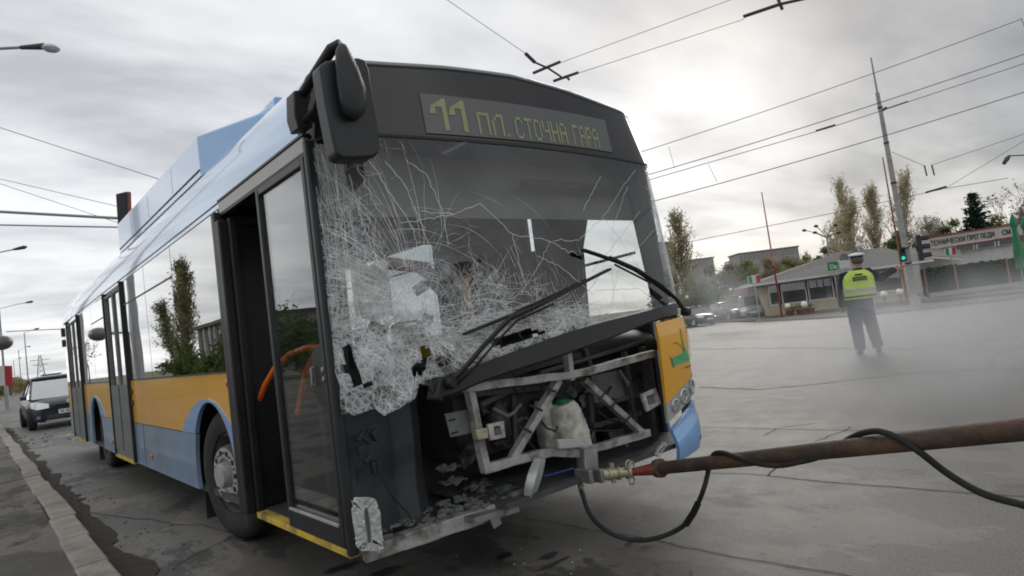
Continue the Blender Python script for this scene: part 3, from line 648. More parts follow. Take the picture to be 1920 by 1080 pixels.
bp([(928, 803), (937, 801), (938, 812), (931, 814)], .275).build('lamp_holder', 'midgrey', bus)
plate_hole([(1203, 740), (1230, 728), (1240, 757), (1214, 772)], [(1212, 744), (1227, 738), (1232, 755), (1218, 761)], .24)
bp([(1214, 746), (1225, 741), (1230, 754), (1219, 759)], .255).build('lamp_holder', 'midgrey', bus)
plate_hole([(1246, 828), (1252, 833), (1236, 857), (1228, 852)], [(1245, 836), (1247, 838), (1238, 850), (1235, 848)], .2)
bp([(893, 806), (915, 802), (917, 822), (897, 826)], .25, .05).build('latch', 'brass', bus, bevel=.006)
# washer fluid tanks
def tank(c, rx_, rz_, ry_, tilt, name='fluid_tank', cap=None):
    mb = MB(); n = 24; prof = []
    for k in range(17):
        t = k/16; zz_ = lerp(-rz_, rz_, t); w_ = (1-abs(2*t-1)**5*.25)*(1-.25*t)*(1-.03*(k % 2))
        prof.append([V(((abs(math.cos(a))**.55)*math.copysign(1, math.cos(a))*rx_*w_, (abs(math.sin(a))**.6)*math.copysign(1, math.sin(a))*ry_*w_, zz_)) for a in [2*math.pi*j/n for j in range(n)]])
    M = Matrix.Rotation(tilt, 3, 'Y'); k0 = len(mb.v); mb.v += [V(c)+M @ p for r in prof for p in r]
    for i in range(16):
        for j in range(n): mb.f.append((i*n+j, i*n+(j+1) % n, (i+1)*n+(j+1) % n, (i+1)*n+j))
    mb.f += [tuple(range(n))[::-1], tuple(16*n+j for j in range(n))]
    o = mb.build(name, 'tank', bus, smooth=True, angle=50)
    if cap:
        ctop = V(c)+M @ V((0, 0, rz_)); MB().lathe([(.034, -.004), (.036, .02), (.030, .028)], ctop, M @ V((0, 0, 1)), 14).build('cap', 'green', o, smooth=True)
    return o
tank(FP(1065, 797, .42), .125, .135, .09, -.18, cap=True)
tank(FP(1025, 795, .50), .075, .15, .06, -.1)
mb = MB().lathe([(.05, -.1), (.065, -.08), (.065, .04), (.03, .11), (.02, .13)], FP(935, 790, .45), (0, 0, 1), 14); mb.build('black_bottle', 'darkplastic', bus, smooth=True)
bp([(925, 757), (958, 752), (965, 830), (930, 838)], .52, .08).build('control_box', 'darkgrey', bus, bevel=.01)
mb = MB(); c = FP(1150, 727, .5)
rws = [[V((c.x+(i/8-.5)*.40, .5-.05*math.cos((i/8-.5)*2.6)+.02*math.cos((j/5-.5)*3), c.z+.01+(j/5-.5)*.20-(.05 if i > 5 else 0)*(j/5))) for i in range(9)] for j in range(6)]
mb.grid(rws, (0, .05, 0)).build('heater_cover', 'midgrey', bus, smooth=True)
mb = MB()
for a, b, r_ in (((1015, 790), (1045, 800), .006), ((935, 825), (1000, 845), .008), ((1120, 770), (1180, 790), .007), ((960, 700), (1030, 716), .006), ((1080, 800), (1180, 795), .006)):
    p, q = FP(*a, .36), FP(*b, .36); MB().tube([p, p.lerp(q, .3)+V((0, 0, -.03)), p.lerp(q, .7)+V((0, -.02, -.035)), q], r_, 6).build('cable', 'rubber', bus, smooth=True)
for i in range(26):
    u, v = rnd.uniform(860, 1200), rnd.uniform(690, 830); p = FP(u, v, rnd.uniform(.4, .6)); q = p+V((rnd.uniform(-.25, .25), rnd.uniform(-.05, .05), rnd.uniform(-.14, .06)))
    MB().tube([p, p.lerp(q, .35)+V((0, -.03, -.05)), p.lerp(q, .7)+V((0, 0, -.04)), q], rnd.choice((.004, .006, .011)), 6).build('cable', rnd.choice(('rubber', 'rubber', 'midgrey')), bus, smooth=True)
mb = MB(); 
for i in range(16):
    u, v = rnd.uniform(850, 1200), rnd.uniform(680, 830); p = FP(u, v, rnd.uniform(.5, .7)); mb = MB(); mb.box(p, (rnd.uniform(.04, .14), .05, rnd.uniform(.03, .1)), Matrix.Rotation(rnd.uniform(-.3, .3), 4, 'Y')); mb.build('component', rnd.choice(('darkgrey', 'midgrey', 'interior')), bus, bevel=.006)
mb = MB(); mb.tube([FP(1020, 893, .3), FP(1040, 888, .27), FP(1075, 878, .26)], .006); mb.build('blue_hose', mat('bluehose', (.02, .04, .18), .4), bus)
for i in range(14):      # crumpled liners and brackets in the cavity
    u, v = rnd.uniform(860, 1200), rnd.uniform(690, 850); c = FP(u, v, rnd.uniform(.38, .66)); w1, h1 = rnd.uniform(.06, .2), rnd.uniform(.05, .16); M = Matrix.Rotation(rnd.uniform(-.7, .7), 3, 'Y') @ Matrix.Rotation(rnd.uniform(-.6, .6), 3, 'X')
    MB().grid([[c+M @ V((w1*(a/6-.5), .035*noise.noise(V((a*.6, b*.6, i))), h1*(b/6-.5+.12*noise.noise(V((a*.9, i, 2)))))) for a in range(7)] for b in range(7)], (0, .004, 0)).build('crumpled_sheet', rnd.choice(('darkgrey', 'midgrey', 'darkplastic', 'steel')), bus, smooth=True)
for i in range(9):
    u, v = rnd.uniform(840, 1010), rnd.uniform(850, 935); c = FP(u, v, rnd.uniform(.4, .7)); MB().grid([[c+V((.13*(a/5-.5), .10*(b/5-.5), .04*noise.noise(V((a*.8, b*.8, i*2))))) for a in range(6)] for b in range(6)], (0, 0, .005)).build('crumpled_sheet', rnd.choice(('darkgrey', 'midgrey', 'black')), bus, smooth=True)
MB().grid([[V((.24+.2*a/10, .70+.04*math.sin(a*1.1), 1.42+.30*b/8+.02*math.sin(a*.9))) for a in range(11)] for b in range(9)], (0, .004, 0)).build('white_cloth', 'white', bus, smooth=True)
MB().box((.62, .8, 1.72), (.30, .1, .05), Matrix.Rotation(.15, 4, 'Y')).build('wooden_board', mat('brownwood', (.16, .10, .07), .7), bus)
# torn bracket, towing eye, broken bits along the sill
rws = []
for i in range(7):
    t = i/6; a, b = (1003+10*t, 862), (1020, 860)
    rws.append([FP(lerp(1004, 984, t)-5*math.sin(t*3), lerp(858, 930, t), .25-.04*math.sin(t*3)), FP(lerp(1014, 994, t), lerp(860, 938, t), .22-.04*math.sin(t*3)), FP(lerp(1023, 1003, t)+3*math.sin(t*3), lerp(860, 930, t), .26-.04*math.sin(t*3))])
MB().grid(rws, (0, .006, 0)).build('bent_bracket', 'alubright', bus, smooth=True)
mb = MB().bar(FP(1100, 842, .27), FP(1104, 905, .25), .11, .07, (0, 1, 0)); mb.bar(FP(1093, 880, .2), FP(1097, 905, .2), .03, .12, (0, 1, 0)); mb.bar(FP(1114, 878, .2), FP(1119, 903, .2), .03, .12, (0, 1, 0)); mb.build('towing_eye', 'steel', bus, bevel=.006)
bp([(1046, 824), (1108, 822), (1112, 836), (1050, 842)], .22, .03).build('bracket_plate', 'alubright', bus, bevel=.004)
sill = MB(); A, B, Cc = FP(722, 1034, .30), FP(860, 984, .30), FP(966, 944, .32)
A = V((.03, .47, .335))
dentbar(sill, A, Cc, .07, .075, (0, 0, 1)); sill.build('front_sill', 'alu', bus, bevel=.005)
mb = MB()
for i in range(150):
    t = rnd.random(); p = A.lerp(Cc, t)+V((rnd.gauss(0, .02), rnd.uniform(-.02, .25), .04+rnd.uniform(0, .012))); s_ = rnd.uniform(.006, .025)
    mb.box(p, (s_*2, s_, s_*.6), Matrix.Rotation(rnd.uniform(0, 3), 4, 'Z') @ Matrix.Rotation(rnd.uniform(-.5, .5), 4, 'X'))
tag(mb.build('glass_crumbs', 'midgrey', bus), kind='stuff')
mb = MB(); mb.bar(FP(880, 975, .3), FP(935, 958, .3), .09, .03); mb.prism([FP(918, 972, .27), FP(938, 965, .27), FP(941, 982, .27), FP(927, 992, .27)], (0, .01, 0)); mb.prism([FP(962, 925, .28), FP(985, 915, .28), FP(990, 945, .28), FP(968, 952, .28)], (0, .02, .0)); mb.build('torn_bracket', 'steel', bus, bevel=.002)
bp([(1004, 915), (1022, 905), (1024, 920), (1006, 928)], .4, .04).build('red_lamp', 'red', bus, bevel=.004)
# dark panels left of the frame
mat('paneldark', (.038, .042, .047), .55, var=.3, scale=5, stain=(.6, .5, .7, (.09, .09, .085), 4))
rws = []
for j in range(9):
    t = j/8; r_ = []
    for i in range(11):
        s_ = i/10; x = lerp(.0, .50, s_); z = lerp(.36, 1.0, t); y = .50+.10*s_+(.035*math.sin(s_*14) if s_ > .55 else 0)+.03*noise.noise(V((x*4, z*4, 0))); r_.append(V((x, y, z)))
    rws.append(r_)
MB().grid(rws, (0, .012, 0)).build('bulkhead_panel', 'paneldark', bus, smooth=True)
MB().box((1.3, .95, .72), (2.4, .04, .9)).build('bulkhead', 'interior', bus)
MB().box((1.55, .56, .40), (1.7, .7, .03)).build('front_floor', 'darkgrey', bus)
mb = MB(); c = FP(690, 850, .45)
for i in range(7): mb.box(c+V((rnd.uniform(-.04, .05), rnd.uniform(-.03, .02), rnd.uniform(-.08, .09))), (rnd.uniform(.02, .06), .03, rnd.uniform(.02, .07)), Matrix.Rotation(rnd.uniform(-1, 1), 4, 'Y'))
mb.build('broken_connector', 'darkplastic', bus, bevel=.004)
MB().tube([FP(707, 864, .44), FP(716, 900, .42), FP(738, 935, .43), (FP(765, 962, .45)), FP(773, 980, .46)], .004, 5).build('loose_cable', 'rubber', bus, smooth=True)
# ragged pale foam reflector plate at the foot of the door pillar
ol = []; il = []; n = 56
cc = FP(690, 984, .26)
for i in range(n):
    a = 2*math.pi*i/n; k = 1+rnd.uniform(-.10, .10); ex = lambda v_, p_: math.copysign(abs(v_)**p_, v_)
    du, dv = ex(math.cos(a), .30)*24*k, ex(math.sin(a), .35)*49*(1+rnd.uniform(-.06, .06)); ol.append((690+du+dv*.12, 984+dv))
    du, dv = ex(math.cos(a), .6)*5.5, ex(math.sin(a), .7)*34; il.append((691+du+dv*.12, 986+dv))
plate_hole(ol, il, .28, 'foam_ring', 'whitefoam')
bp([(686, 955), (694, 954), (702, 1012), (696, 1016), (691, 1014)], .30).build('lamp_plate', 'midgrey', bus)
# hanging flap of glass at the bottom left corner
rws = []
for j in range(8):
    rws.append([(lambda p: V((p.x, p.y+.03*noise.noise(V((i*.7, j*.7, 3))), p.z)))(SP(lerp(642, lerp(668, 690, j/7), i/6)+4*math.sin(j), lerp(700, 783, j/7)-(0 if i else 0)+i*2)) for i in range(7)])
MB().grid(rws).build('hanging_glass', 'whitefoam' if False else 'crackglass', bus, smooth=True) if False else None
# --- sides
def P2(poly, x, th=.03): return MB().prism([(x, y, z) for y, z in poly], (th, 0, 0))
def arc(yc, r_, y0, y1, n=18, zc=.48):
    o = []
    for i in range(n+1):
        y = lerp(y0, y1, i/n); o.append((y, zc+math.sqrt(max(0, r_*r_-(y-yc)**2))))
    return o
def arcang(yc, z0, z1, n=20, r_=.54, zc=.48, side0=-1, side1=1):
    a0 = math.asin((z0-zc)/r_); a0 = math.pi-a0 if side0 < 0 else a0; a1 = math.asin((z1-zc)/r_); a1 = math.pi-a1 if side1 < 0 else a1
    return [(yc+r_*math.cos(lerp(a0, a1, i/n)), zc+r_*math.sin(lerp(a0, a1, i/n))) for i in range(n+1)]
rf = [(2.03, .77), (2.12, .825), (2.3, .93), (2.5, 1.015), (2.7, 1.045), (2.95, 1.03), (3.2, .965), (3.4, .875), (3.568, .77)]
rr = [(7.73, .77), (7.9, .875), (8.1, .965), (8.35, 1.03), (8.6, 1.045), (8.85, 1.03), (9.1, .965), (9.3, .875), (9.468, .77)]
for sx_, ext in ((0, .03), (2.55, -.03)):
    side = lambda poly, nm, m, off=0: P2(poly, sx_+(off if sx_ else -off), ext).build(nm, m, bus)
    side([(2.03, .33)]+rf+arcang(2.7, .77, .33, side0=1, side1=-1), 'wheel_arch', 'blue', .006)
    side(rr+arcang(8.6, .77, .77, side0=1, side1=-1), 'wheel_arch', 'blue', .006)
    side(arcang(2.7, .33, .765, 8, side0=1, side1=1)+[(4.575, .765), (4.575, .33)], 'skirt', 'skirtblue')
    side([(4.583, .33), (4.583, .765), (5.73, .765), (5.73, .33)], 'skirt', 'skirtblue')
    side([(6.98, .33), (6.98, .765)]+arcang(8.6, .765, .33, 8, side0=-1, side1=-1), 'skirt', 'skirtblue')
    side(arcang(8.6, .33, .765, 8, side0=1, side1=1)+[(9.71, .765), (9.71, .33)], 'skirt', 'skirtblue')
    side([(11.22, .33), (11.22, .765), (11.97, .765), (11.9, .35)], 'skirt', 'skirtblue')
    side([rf[0]]+rf[1:]+[(5.73, .77), (5.73, 1.222), (2.03, 1.222)], 'orange_band', 'orange')
    side([(6.98, .77)]+rr+[(9.71, .77), (9.71, 1.222), (6.98, 1.222)], 'orange_band', 'orange')
    side([(11.22, .77), (11.97, .77), (11.97, 1.222), (11.22, 1.222)], 'orange_band', 'orange')
    for y0, y1 in ((2.03, 3.41), (3.425, 4.52), (4.535, 5.72), (6.98, 8.25), (8.265, 9.70), (11.22, 11.9)):
        g = side([(y0, 1.232), (y1, 1.232), (y1, 2.298), (y0, 2.298)], 'side_window', 'sideglass' if sx_ == 0 else 'doorglass', .004) if 1 else None
        g.name = 'side_window'
        if y0 in (3.425, 4.535, 6.98):
            MB().box((sx_+(.006 if sx_ else -.006), (y0+y1)/2, 2.05), (.008, y1-y0, .012)).build('hopper_rail', 'black', g)
    for y0 in (2.025, 5.73, 6.97, 9.71, 11.21, 11.93):
        MB().box((sx_+(-.015 if sx_ else .015), y0, 1.76), (.03, .05, 1.1)).build('window_post', 'black', bus)
MB().box((2.535, 1.0, .75), (.03, .86, .9)).build('side_panel', 'skirtblue', bus)
MB().box((2.54, 1.2, 1.75), (.012, 1.5, 1.06)).build('driver_window', 'clearlens', bus)
MB().prism([(2.505, 1.20, 1.2), (2.505, 1.72, 1.2), (2.505, 1.72, 2.3), (2.505, 1.05, 2.3), (2.505, 1.08, 2.05), (2.505, 1.16, 1.85)], (.02, 0, 0)).build('cab_curtain', 'interior', bus); MB().box((2.515, 1.76, 1.55), (.02, .12, .74)).build('cab_curtain', 'interior', bus); MB().box((2.51, 2.11, 1.75), (.03, .34, 1.1)).build('inner_post', 'interior', bus); MB().tube([(2.51, .64, 1.72), (2.51, 1.2, 1.70)], .012, 6).build('window_rail', 'black', bus); MB().box((2.50, 1.88, 1.75), (.04, .2, 1.1)).build('inner_post', 'interior', bus)
MB().box((.9, 11.97, 1.3), (1.78, .05, 1.95)).build('rear_panel', 'skirtblue', bus, bevel=.02); MB().box((2.16, 11.97, 1.3), (.74, .05, 1.95)).build('rear_panel', 'skirtblue', bus, bevel=.02)
MB().box((-.01, 11.95, 2.2), (.05, .09, .16)).box((-.01, 11.95, 2.0), (.05, .09, .13)).build('rear_lamp', 'darkplastic', bus, bevel=.01)
# panel joints, fuel and service flaps on the side skin
for y in (): MB().box((-.0015, y, .995), (.004, .006, .44)).build('panel_joint', 'darkgrey', bus)
for y in (5.25,): MB().box((-.0015, y, .55), (.004, .006, .42)).build('panel_joint', 'darkgrey', bus)
MB().box((-.001, 3.7, 1.228), (.012, 3.3, .012)).box((-.001, 8.33, 1.228), (.012, 2.7, .012)).build('sill_trim', 'black', bus)
MB().box((-.001, 4.65, .768), (.008, 2.1, .007)).build('band_trim', 'darkgrey', bus)
# small side fittings
MB().sphere((-.012, 2.12, 1.155), .032, 12, .7, 1, 1.15).build('side_indicator', 'red', bus, smooth=True)
for y, z in ((2.10, .462), (4.90, .462), (7.3, .462)): MB().box((-.012, y, z), (.02, .075 if y < 3 else .05, .038)).build('side_marker', 'amber', bus, bevel=.006)
b_ = MB().box((-.006, 2.12, 1.015), (.016, .055, .13)).build('door_button_box', 'black', bus, bevel=.004); MB().lathe([(.014, 0), (.014, .008)], (-.014, 2.12, 1.02), (-1, 0, 0), 12).build('button', 'red', b_)
MB().box((-.002, 2.12, .90), (.006, .045, .04)).build('sticker', 'white', bus)
# roof
rows = []
prof = [(x, z) for x, z in RZ]+[(2.55-x, z) for x, z in reversed(RZ[:-1])]; prof = [(0, 2.31)]+prof+[(2.55, 2.31)]
for y in (.62, .8, 1.2, 2, 3, 4, 6, 8, 10, 11.8, 11.95, 12.0):
    k = 0 if y < 11.9 else (.02 if y < 12 else .08); rows.append([V((lerp(x, 1.275, k), y, lerp(z, 2.2, k))) for x, z in prof])
MB().grid(rows).build('roof', 'roofblue', bus, smooth=True, angle=50)
ln = MB().box((-.001, 6.9, 2.345), (.006, 10.1, .008)); ln.build('roof_seam', 'black', bus)
MB().box((.0, 7.3, 2.57), (.001, .001, .001)) if False else None
def fairing(poly, z0, z1, name, inset=.12):
    n = len(poly); c = V((1.275, 4.3, 0)); lo = [V((x, y, z0)) for x, y in poly]; mid = [V((x, y, z1(y)-.0)) for x, y in poly]
    hi = [V((lerp(x, 1.275, inset), lerp(y, 4.3, inset*.35), z1(y)+.10)) for x, y in poly]
    mb = MB(); mb.add(lo+mid+hi, [(i, (i+1) % n, (i+1) % n+n, i+n) for i in range(n)]+[(i+n, (i+1) % n+n, (i+1) % n+2*n, i+2*n) for i in range(n)]+[tuple(range(2*n, 3*n))])
    return mb.build(name, 'roofblue', bus, bevel=.012)
fairing([(.105, 6.30), (.105, 2.72), (.36, 2.10), (2.2, 2.10), (2.45, 2.72), (2.45, 6.30)], 2.72, lambda y: 3.02+.012*(y-2.1), 'roof_fairing')
MB().box((.103, 4.5, 2.768), (.010, 3.55, .008)).build('fairing_seam', 'black', bus)
for y in (3.6, 4.6, 5.5): MB().box((.105, y, 2.9), (.003, .005, .22)).build('fairing_joint', 'capgrey', bus)
MB().box((.85, 2.55, 3.20), (.5, .35, .18)).build('roof_unit', 'blue', bus, bevel=.02)
MB().box((1.275, 9.2, 2.93), (1.3, 3.2, .16)).build('roof_cover', 'roofblue', bus, bevel=.05)
MB().box((1.0, 8.0, 2.9), (.001, .001, .001)) if False else None
# --- interior
MB().box((1.275, 6.6, .33), (2.46, 10.7, .05)).build('floor', 'darkgrey', bus)
MB().box((1.275, 6.3, 2.30), (2.44, 11.2, .03)).build('ceiling', 'interior', bus)
MB().box((.60, 1.25, .342), (1.1, 1.5, .03)).build('entrance_floor', 'darkgrey', bus)
for x, y0, y1 in ((.05, 2.1, 5.6), (2.5, 1.9, 11.8), (.05, 7.0, 9.7)): MB().box((x, (y0+y1)/2, .78), (.03, y1-y0, .88)).build('inner_lining', 'interiorgrey', bus) if x > 1 else MB().box((x, (y0+y1)/2, 1.15), (.03, y1-y0, .14)).build('inner_lining', 'interiorgrey', bus)
for y in (1.95, 6.97, 9.7): MB().box((2.49, y, 1.75), (.05, .22, 1.1)).build('inner_post', 'interior', bus)
MB().box((1.275, 2.05, 2.17), (2.3, .05, .24)).build('header_board', 'interior', bus)
def seat(x, y, m='seatcloth', face=-1):
    o = sub('passenger_seat', bus, (x, y, .35)); M = lambda p: V((x, y, 0))+V(p)
    MB().box(M((0, 0, .80)), (.42, .42, .07)).build('seat_cushion', m, o, bevel=.03, seg=3); MB().box(M((0, -.22*face, 1.12)), (.42, .07, .62), Matrix.Rotation(.12*face, 4, 'X')).build('backrest', m, o, bevel=.03, seg=3)
    MB().tube([M((-.21, -.24*face, 1.44)), M((-.1, -.25*face, 1.47)), M((.1, -.25*face, 1.47)), M((.21, -.24*face, 1.44))], .012, 6).build('handgrip', 'handorange', o); MB().box(M((0, 0, .56)), (.3, .3, .42)).build('seat_base', 'interior', o)
for y in (3.2, 4.1, 5.0, 7.4, 8.3, 9.2):
    seat(2.2, y, 'seatred' if y < 4 else 'seatcloth')
    if y in (3.2, 4.1, 8.3): seat(.4, y)
db = MB(); rws = []
for i in range(9):
    a = i/8*math.pi*.9; rws.append([V((x, .75-.28*math.cos(a)*(1 if a < 1.6 else .8)+.1*(x-1.3)**2*0, 1.02+.14*math.sin(a)+.05*math.sin((x-.9)*2))) for x in [.62+.15*k for k in range(13)]])
db.grid(rws, (0, 0, -.03)).build('dashboard', 'black', bus, smooth=True)
MB().box((1.55, .8, .8), (1.75, .5, .4)).build('dashboard_base', 'black', bus)
MB().tube([V((1.95+.23*math.cos(a), 1.15+.10*math.sin(a), 1.22+.20*math.sin(a))) for a in [2*math.pi*i/24 for i in range(25)]], .014, 6).tube([V((1.95, 1.0, 1.05)), V((1.95, 1.15, 1.22))], .03).build('steering_wheel', 'black', bus, smooth=True)
ds = sub('driver_seat', bus, (1.95, 1.75, .4)); MB().box((1.95, 1.7, .95), (.5, .5, .12)).build('seat_cushion', 'black', ds, bevel=.04, seg=3); MB().box((1.95, 1.98, 1.32), (.48, .12, .75), Matrix.Rotation(-.1, 4, 'X')).build('backrest', 'black', ds, bevel=.04, seg=3); MB().box((1.95, 2.03, 1.78), (.28, .09, .2)).build('headrest', 'black', ds, bevel=.03)
pt = sub('driver_partition', bus, (1.3, 1.6, .4)); MB().box((1.32, 1.65, .85), (.03, 1.1, .9)).build('panel', 'yellowpanel', pt); MB().box((1.32, 1.65, 1.7), (.012, 1.1, .8)).build('pane', 'clearlens', pt); MB().tube([(1.32, 1.1, .4), (1.32, 1.1, 2.28)], .02).build('post', 'interior', pt)
MB().box((.5, 2.2, .9), (.85, .04, 1.0)).build('side_partition', 'interior', bus); MB().box((2.12, 2.2, 1.3), (.70, .03, 1.75)).build('cab_rear_wall', 'interior', bus); MB().box((1.55, 2.2, .85), (.44, .03, .9)).build('cab_rear_wall', 'interior', bus)
for x, y in ((.95, 2.3), (.95, 4.4), (1.6, 3.6), (.95, 6.2), (1.6, 6.2)): MB().tube([(x, y, .35), (x, y, 2.28)], .017, 8).build('stanchion', 'handorange', bus, smooth=True)
MB().tube([(.9, 2.3, 1.95), (.9, 11, 1.95)], .016).build('ceiling_rail', 'handorange', bus, smooth=True)
# bits standing behind the windscreen: rolled blind, hanging trim, paper
MB().tube([(1.35, .5, 2.16), (2.4, .52, 2.16)], .03).build('sun_blind_roll', 'interior', bus)
MB().box((1.29, .62, 2.135), (2.46, .01, .35)).build('sun_blind', mat('blindgrey', (.17, .17, .165), .8, var=.1), bus); MB().box((2.50, .93, .75), (.02, .7, .95)).build('inner_lining', 'interior', bus); MB().box((2.2, .62, .70), (.6, .02, .8)).build('inner_lining', 'interior', bus) 
MB().tube([un(1172, 290, 'x', 2.44), un(1190, 330, 'x', 2.44), un(1240, 575, 'x', 2.44)], [.085, .085, .058], 8).build('windscreen_pillar', 'interior', bus, smooth=True)
MB().tube([(.06, .56, 2.3), (.06, .56, .4)], .045, 8).build('windscreen_pillar', 'darkplastic', bus, smooth=True)
p = SP(935, 520); MB().tube([V((p.x+.05, .55, p.z-.12)), V((p.x+.03, .53, p.z)), V((p.x+.04, .52, p.z+.05))], [.02, .022, .03], 8).build('wooden_knob', mat('wood', (.40, .2, .06), .5), bus, smooth=True)
mb = MB()
for i in range(12): MB().box((rnd.uniform(.3, 1.2), rnd.uniform(.5, .8), rnd.uniform(1.05, 1.65)), (rnd.uniform(.05, .3), .02, rnd.uniform(.05, .22)), Matrix.Rotation(rnd.uniform(-.8, .8), 4, 'Y') @ Matrix.Rotation(rnd.uniform(-.5, .5), 4, 'Z')).build('broken_trim', rnd.choice(('darkgrey', 'midgrey', 'interiorgrey')), bus, bevel=.005)

# --- doors
def leaf(y0, y1, x, name='door_leaf', fold=None, glass='doorglass', z0=.36, z1=2.24, fm='darkplastic', fw=.04, rail=.11, panel=None):
    o = sub(name, bus, (x, (y0+y1)/2, z0)); X = x; f = MB(); t = .035
    f.box((X, y0+fw/2, (z0+z1)/2), (t, fw, z1-z0)); f.box((X, y1-fw/2, (z0+z1)/2), (t, fw, z1-z0)); f.box((X, (y0+y1)/2, z0+rail/2), (t-.004, y1-y0-2*fw, rail)); f.box((X, (y0+y1)/2, z1-.02), (t-.004, y1-y0-2*fw, .04))
    f.build('leaf_frame', fm, o, bevel=.006); MB().box((X+.004, (y0+y1)/2, (z0+z1+rail-.04)/2), (.006, y1-y0-2*fw, z1-z0-rail-.04)).build('leaf_glass', glass, o)
    return o
d1 = leaf(.545, 1.245, -.005)
lp = un(604, 706, 'x', -.012); MB().prism([(lp.x, lp.y+.125*math.copysign(abs(math.cos(a))**.8, math.cos(a)), lp.z+.15*math.sin(a)) for a in [2*math.pi*k/28 for k in range(28)]], (.016, 0, 0)).build('lock_box', 'black', d1)
a_, b_ = un(583, 690, 'x', -.03), un(586, 722, 'x', -.03); MB().tube([a_+V((.012, 0, 0)), a_, b_, b_+V((.012, 0, 0))], .007, 8).build('door_handle', 'steel', d1, smooth=True)
for p_ in ((605, 694), (607, 712)): MB().sphere(un(*p_, 'x', -.024), .013, 10, .6, 1, 1.3).build('lock_knob', 'steel', d1, smooth=True)

for y, z in (): MB().tube([(-.03, y, z-.035), (-.03, y, z+.035)], .008, 8).build('door_handle', 'steel', d1, smooth=True)
MB().box((-.024, .895, .462), (.01, .62, .012)).build('rail_strip', 'alubright', d1)
MB().box((.0, .512, 1.32), (.05, .042, 1.98)).build('door_pillar', 'darkplastic', bus, bevel=.01)
MB().box((-.02, 1.985, 1.3), (.07, .07, 1.94)).box((-.03, 1.90, 1.27), (.06, .09, 1.86)).box((.02, 1.90, 1.27), (.05, .16, 1.86)).build('door_pillar', 'black', bus, bevel=.01)
fl = sub('door_leaf', bus, (.3, 1.86, .36)); MB().box((.03, 1.86, 1.28), (.05, .05, 1.86)).box((.62, 1.86, 1.28), (.05, .05, 1.86)).box((.32, 1.86, .42), (.6, .04, .1)).box((.32, 1.86, 2.19), (.6, .04, .05)).build('leaf_frame', 'black', fl); MB().box((.32, 1.86, 1.3), (.56, .01, 1.7)).build('leaf_glass', 'black', fl)
MB().box((-.004, 1.235, 2.292), (.03, 1.42, .075)).build('door_header', 'cream', bus, bevel=.005); MB().box((-.006, 1.235, 2.34), (.034, 1.44, .012)).box((.0, 1.235, 2.248), (.03, 1.42, .012)).build('door_header_seam', 'black', bus)
MB().box((.02, 1.16, .335), (.07, 1.30, .035)).build('step_edge', 'yellow', bus, bevel=.004)
MB().tube([un(*p, 'x', .09) for p in [(479, 776), (484, 755), (497, 722), (516, 690), (543, 664), (575, 652), (606, 650)]], .018, 8).build('grab_handle', 'handorange', bus, smooth=True)
MB().tube([un(*p, 'x', .16) for p in [(558, 775), (564, 745), (572, 700), (590, 665), (612, 650)]], .018, 8).build('grab_handle', 'handorange', bus, smooth=True)
MB().tube([un(617, 660, 'x', .28), un(645, 950, 'x', .28)], .022, 8).build('grab_pole', 'handorange', bus, smooth=True)
for y0, y1 in ((5.755, 6.35), (6.36, 6.955), (9.735, 10.45), (10.46, 11.19)):
    q = leaf(y0, y1, .004, glass='sideglass', z0=.345, z1=2.28, fm='midgrey', rail=.08)
    MB().box((-.018, (y0+y1)/2, .80), (.008, y1-y0-.09, .76)).build('kick_panel', 'midgrey', q)
for y in (5.74, 6.965, 9.72, 11.2): MB().box((-.012, y, 1.33), (.04, .035, 1.98)).build('door_edge', 'black', bus)
for y in (6.35, 10.46): MB().box((-.002, y, .333), (.06, 1.18, .03)).build('step_edge', 'yellow', bus)
for y, z in ((5.66, 1.10), (5.66, .98), (7.05, 1.1)): MB().box((-.008, y, z), (.02, .05, .06)).build('door_button', 'darkplastic', bus, bevel=.008)
# --- wheels and underside
def wheel(x, y, steer, out=-1, rear=False):
    o = sub('wheel', bus, (x, y, .48)); o.rotation_euler = (0, 0, steer); A_ = (out, 0, 0)
    mb = MB(); pr = [(.285, .10), (.30, .135), (.345, .148), (.40, .150), (.445, .138), (.468, .118), (.478, .10)]
    for k in range(5): t = .10-.045*k-.01; pr += [(.48, t), (.48, t-.028), (.468, t-.030), (.468, t-.040)]
    pr += [(.478, -.12), (.46, -.14), (.40, -.15), (.29, -.13)]
    mb.lathe(pr, (0, 0, 0), A_, 48, False, False).build('tyre', 'rubber', o, smooth=True, local=True, angle=30)
    rb = [(.29, .12), (.283, .125), (.275, .10), (.262, .05), (.25, .01), (.232, .0), (.225, .03), (.212, .12), (.205, .155), (.198, .165)]
    if rear: rb = [(.29, .12), (.283, .125), (.27, .10), (.255, .02), (.24, -.05), (.1, -.06)]
    rim = MB().lathe(rb, (0, 0, 0), A_, 40, False, False).build('rim', 'hubdark', o, smooth=True, local=True, angle=30)
    t0 = .165 if not rear else -.06
    MB().lathe([(.199, t0-.01), (.195, t0+.002), (.125, t0+.004), (.12, t0-.02), (.095, t0-.03), (.09, t0+.03), (.08, t0+.05), (.04, t0+.055)], (0, 0, 0), A_, 36, False, True).build('hub', 'hubgrey', rim, smooth=True, local=True, angle=30)
    hm = None
    for k in range(10):
        a = 2*math.pi*k/10; c = V((out*(t0+.002), math.cos(a)*.16, math.sin(a)*.16)); MB().lathe([(.020, 0), (.020, .006)], c, A_, 12).build('hub_hole', 'black', rim, local=True)
        a += .31; c = V((out*(t0), math.cos(a)*.16, math.sin(a)*.16)); MB().lathe([(.010, 0), (.009, .012)], c, A_, 6).build('wheel_nut', 'hubdark', rim, local=True)
wheel(.225, 2.7, .14); wheel(.235, 8.6, 0, rear=True); wheel(2.33, 2.7, .1, 1); wheel(2.315, 8.6, 0, 1, True)
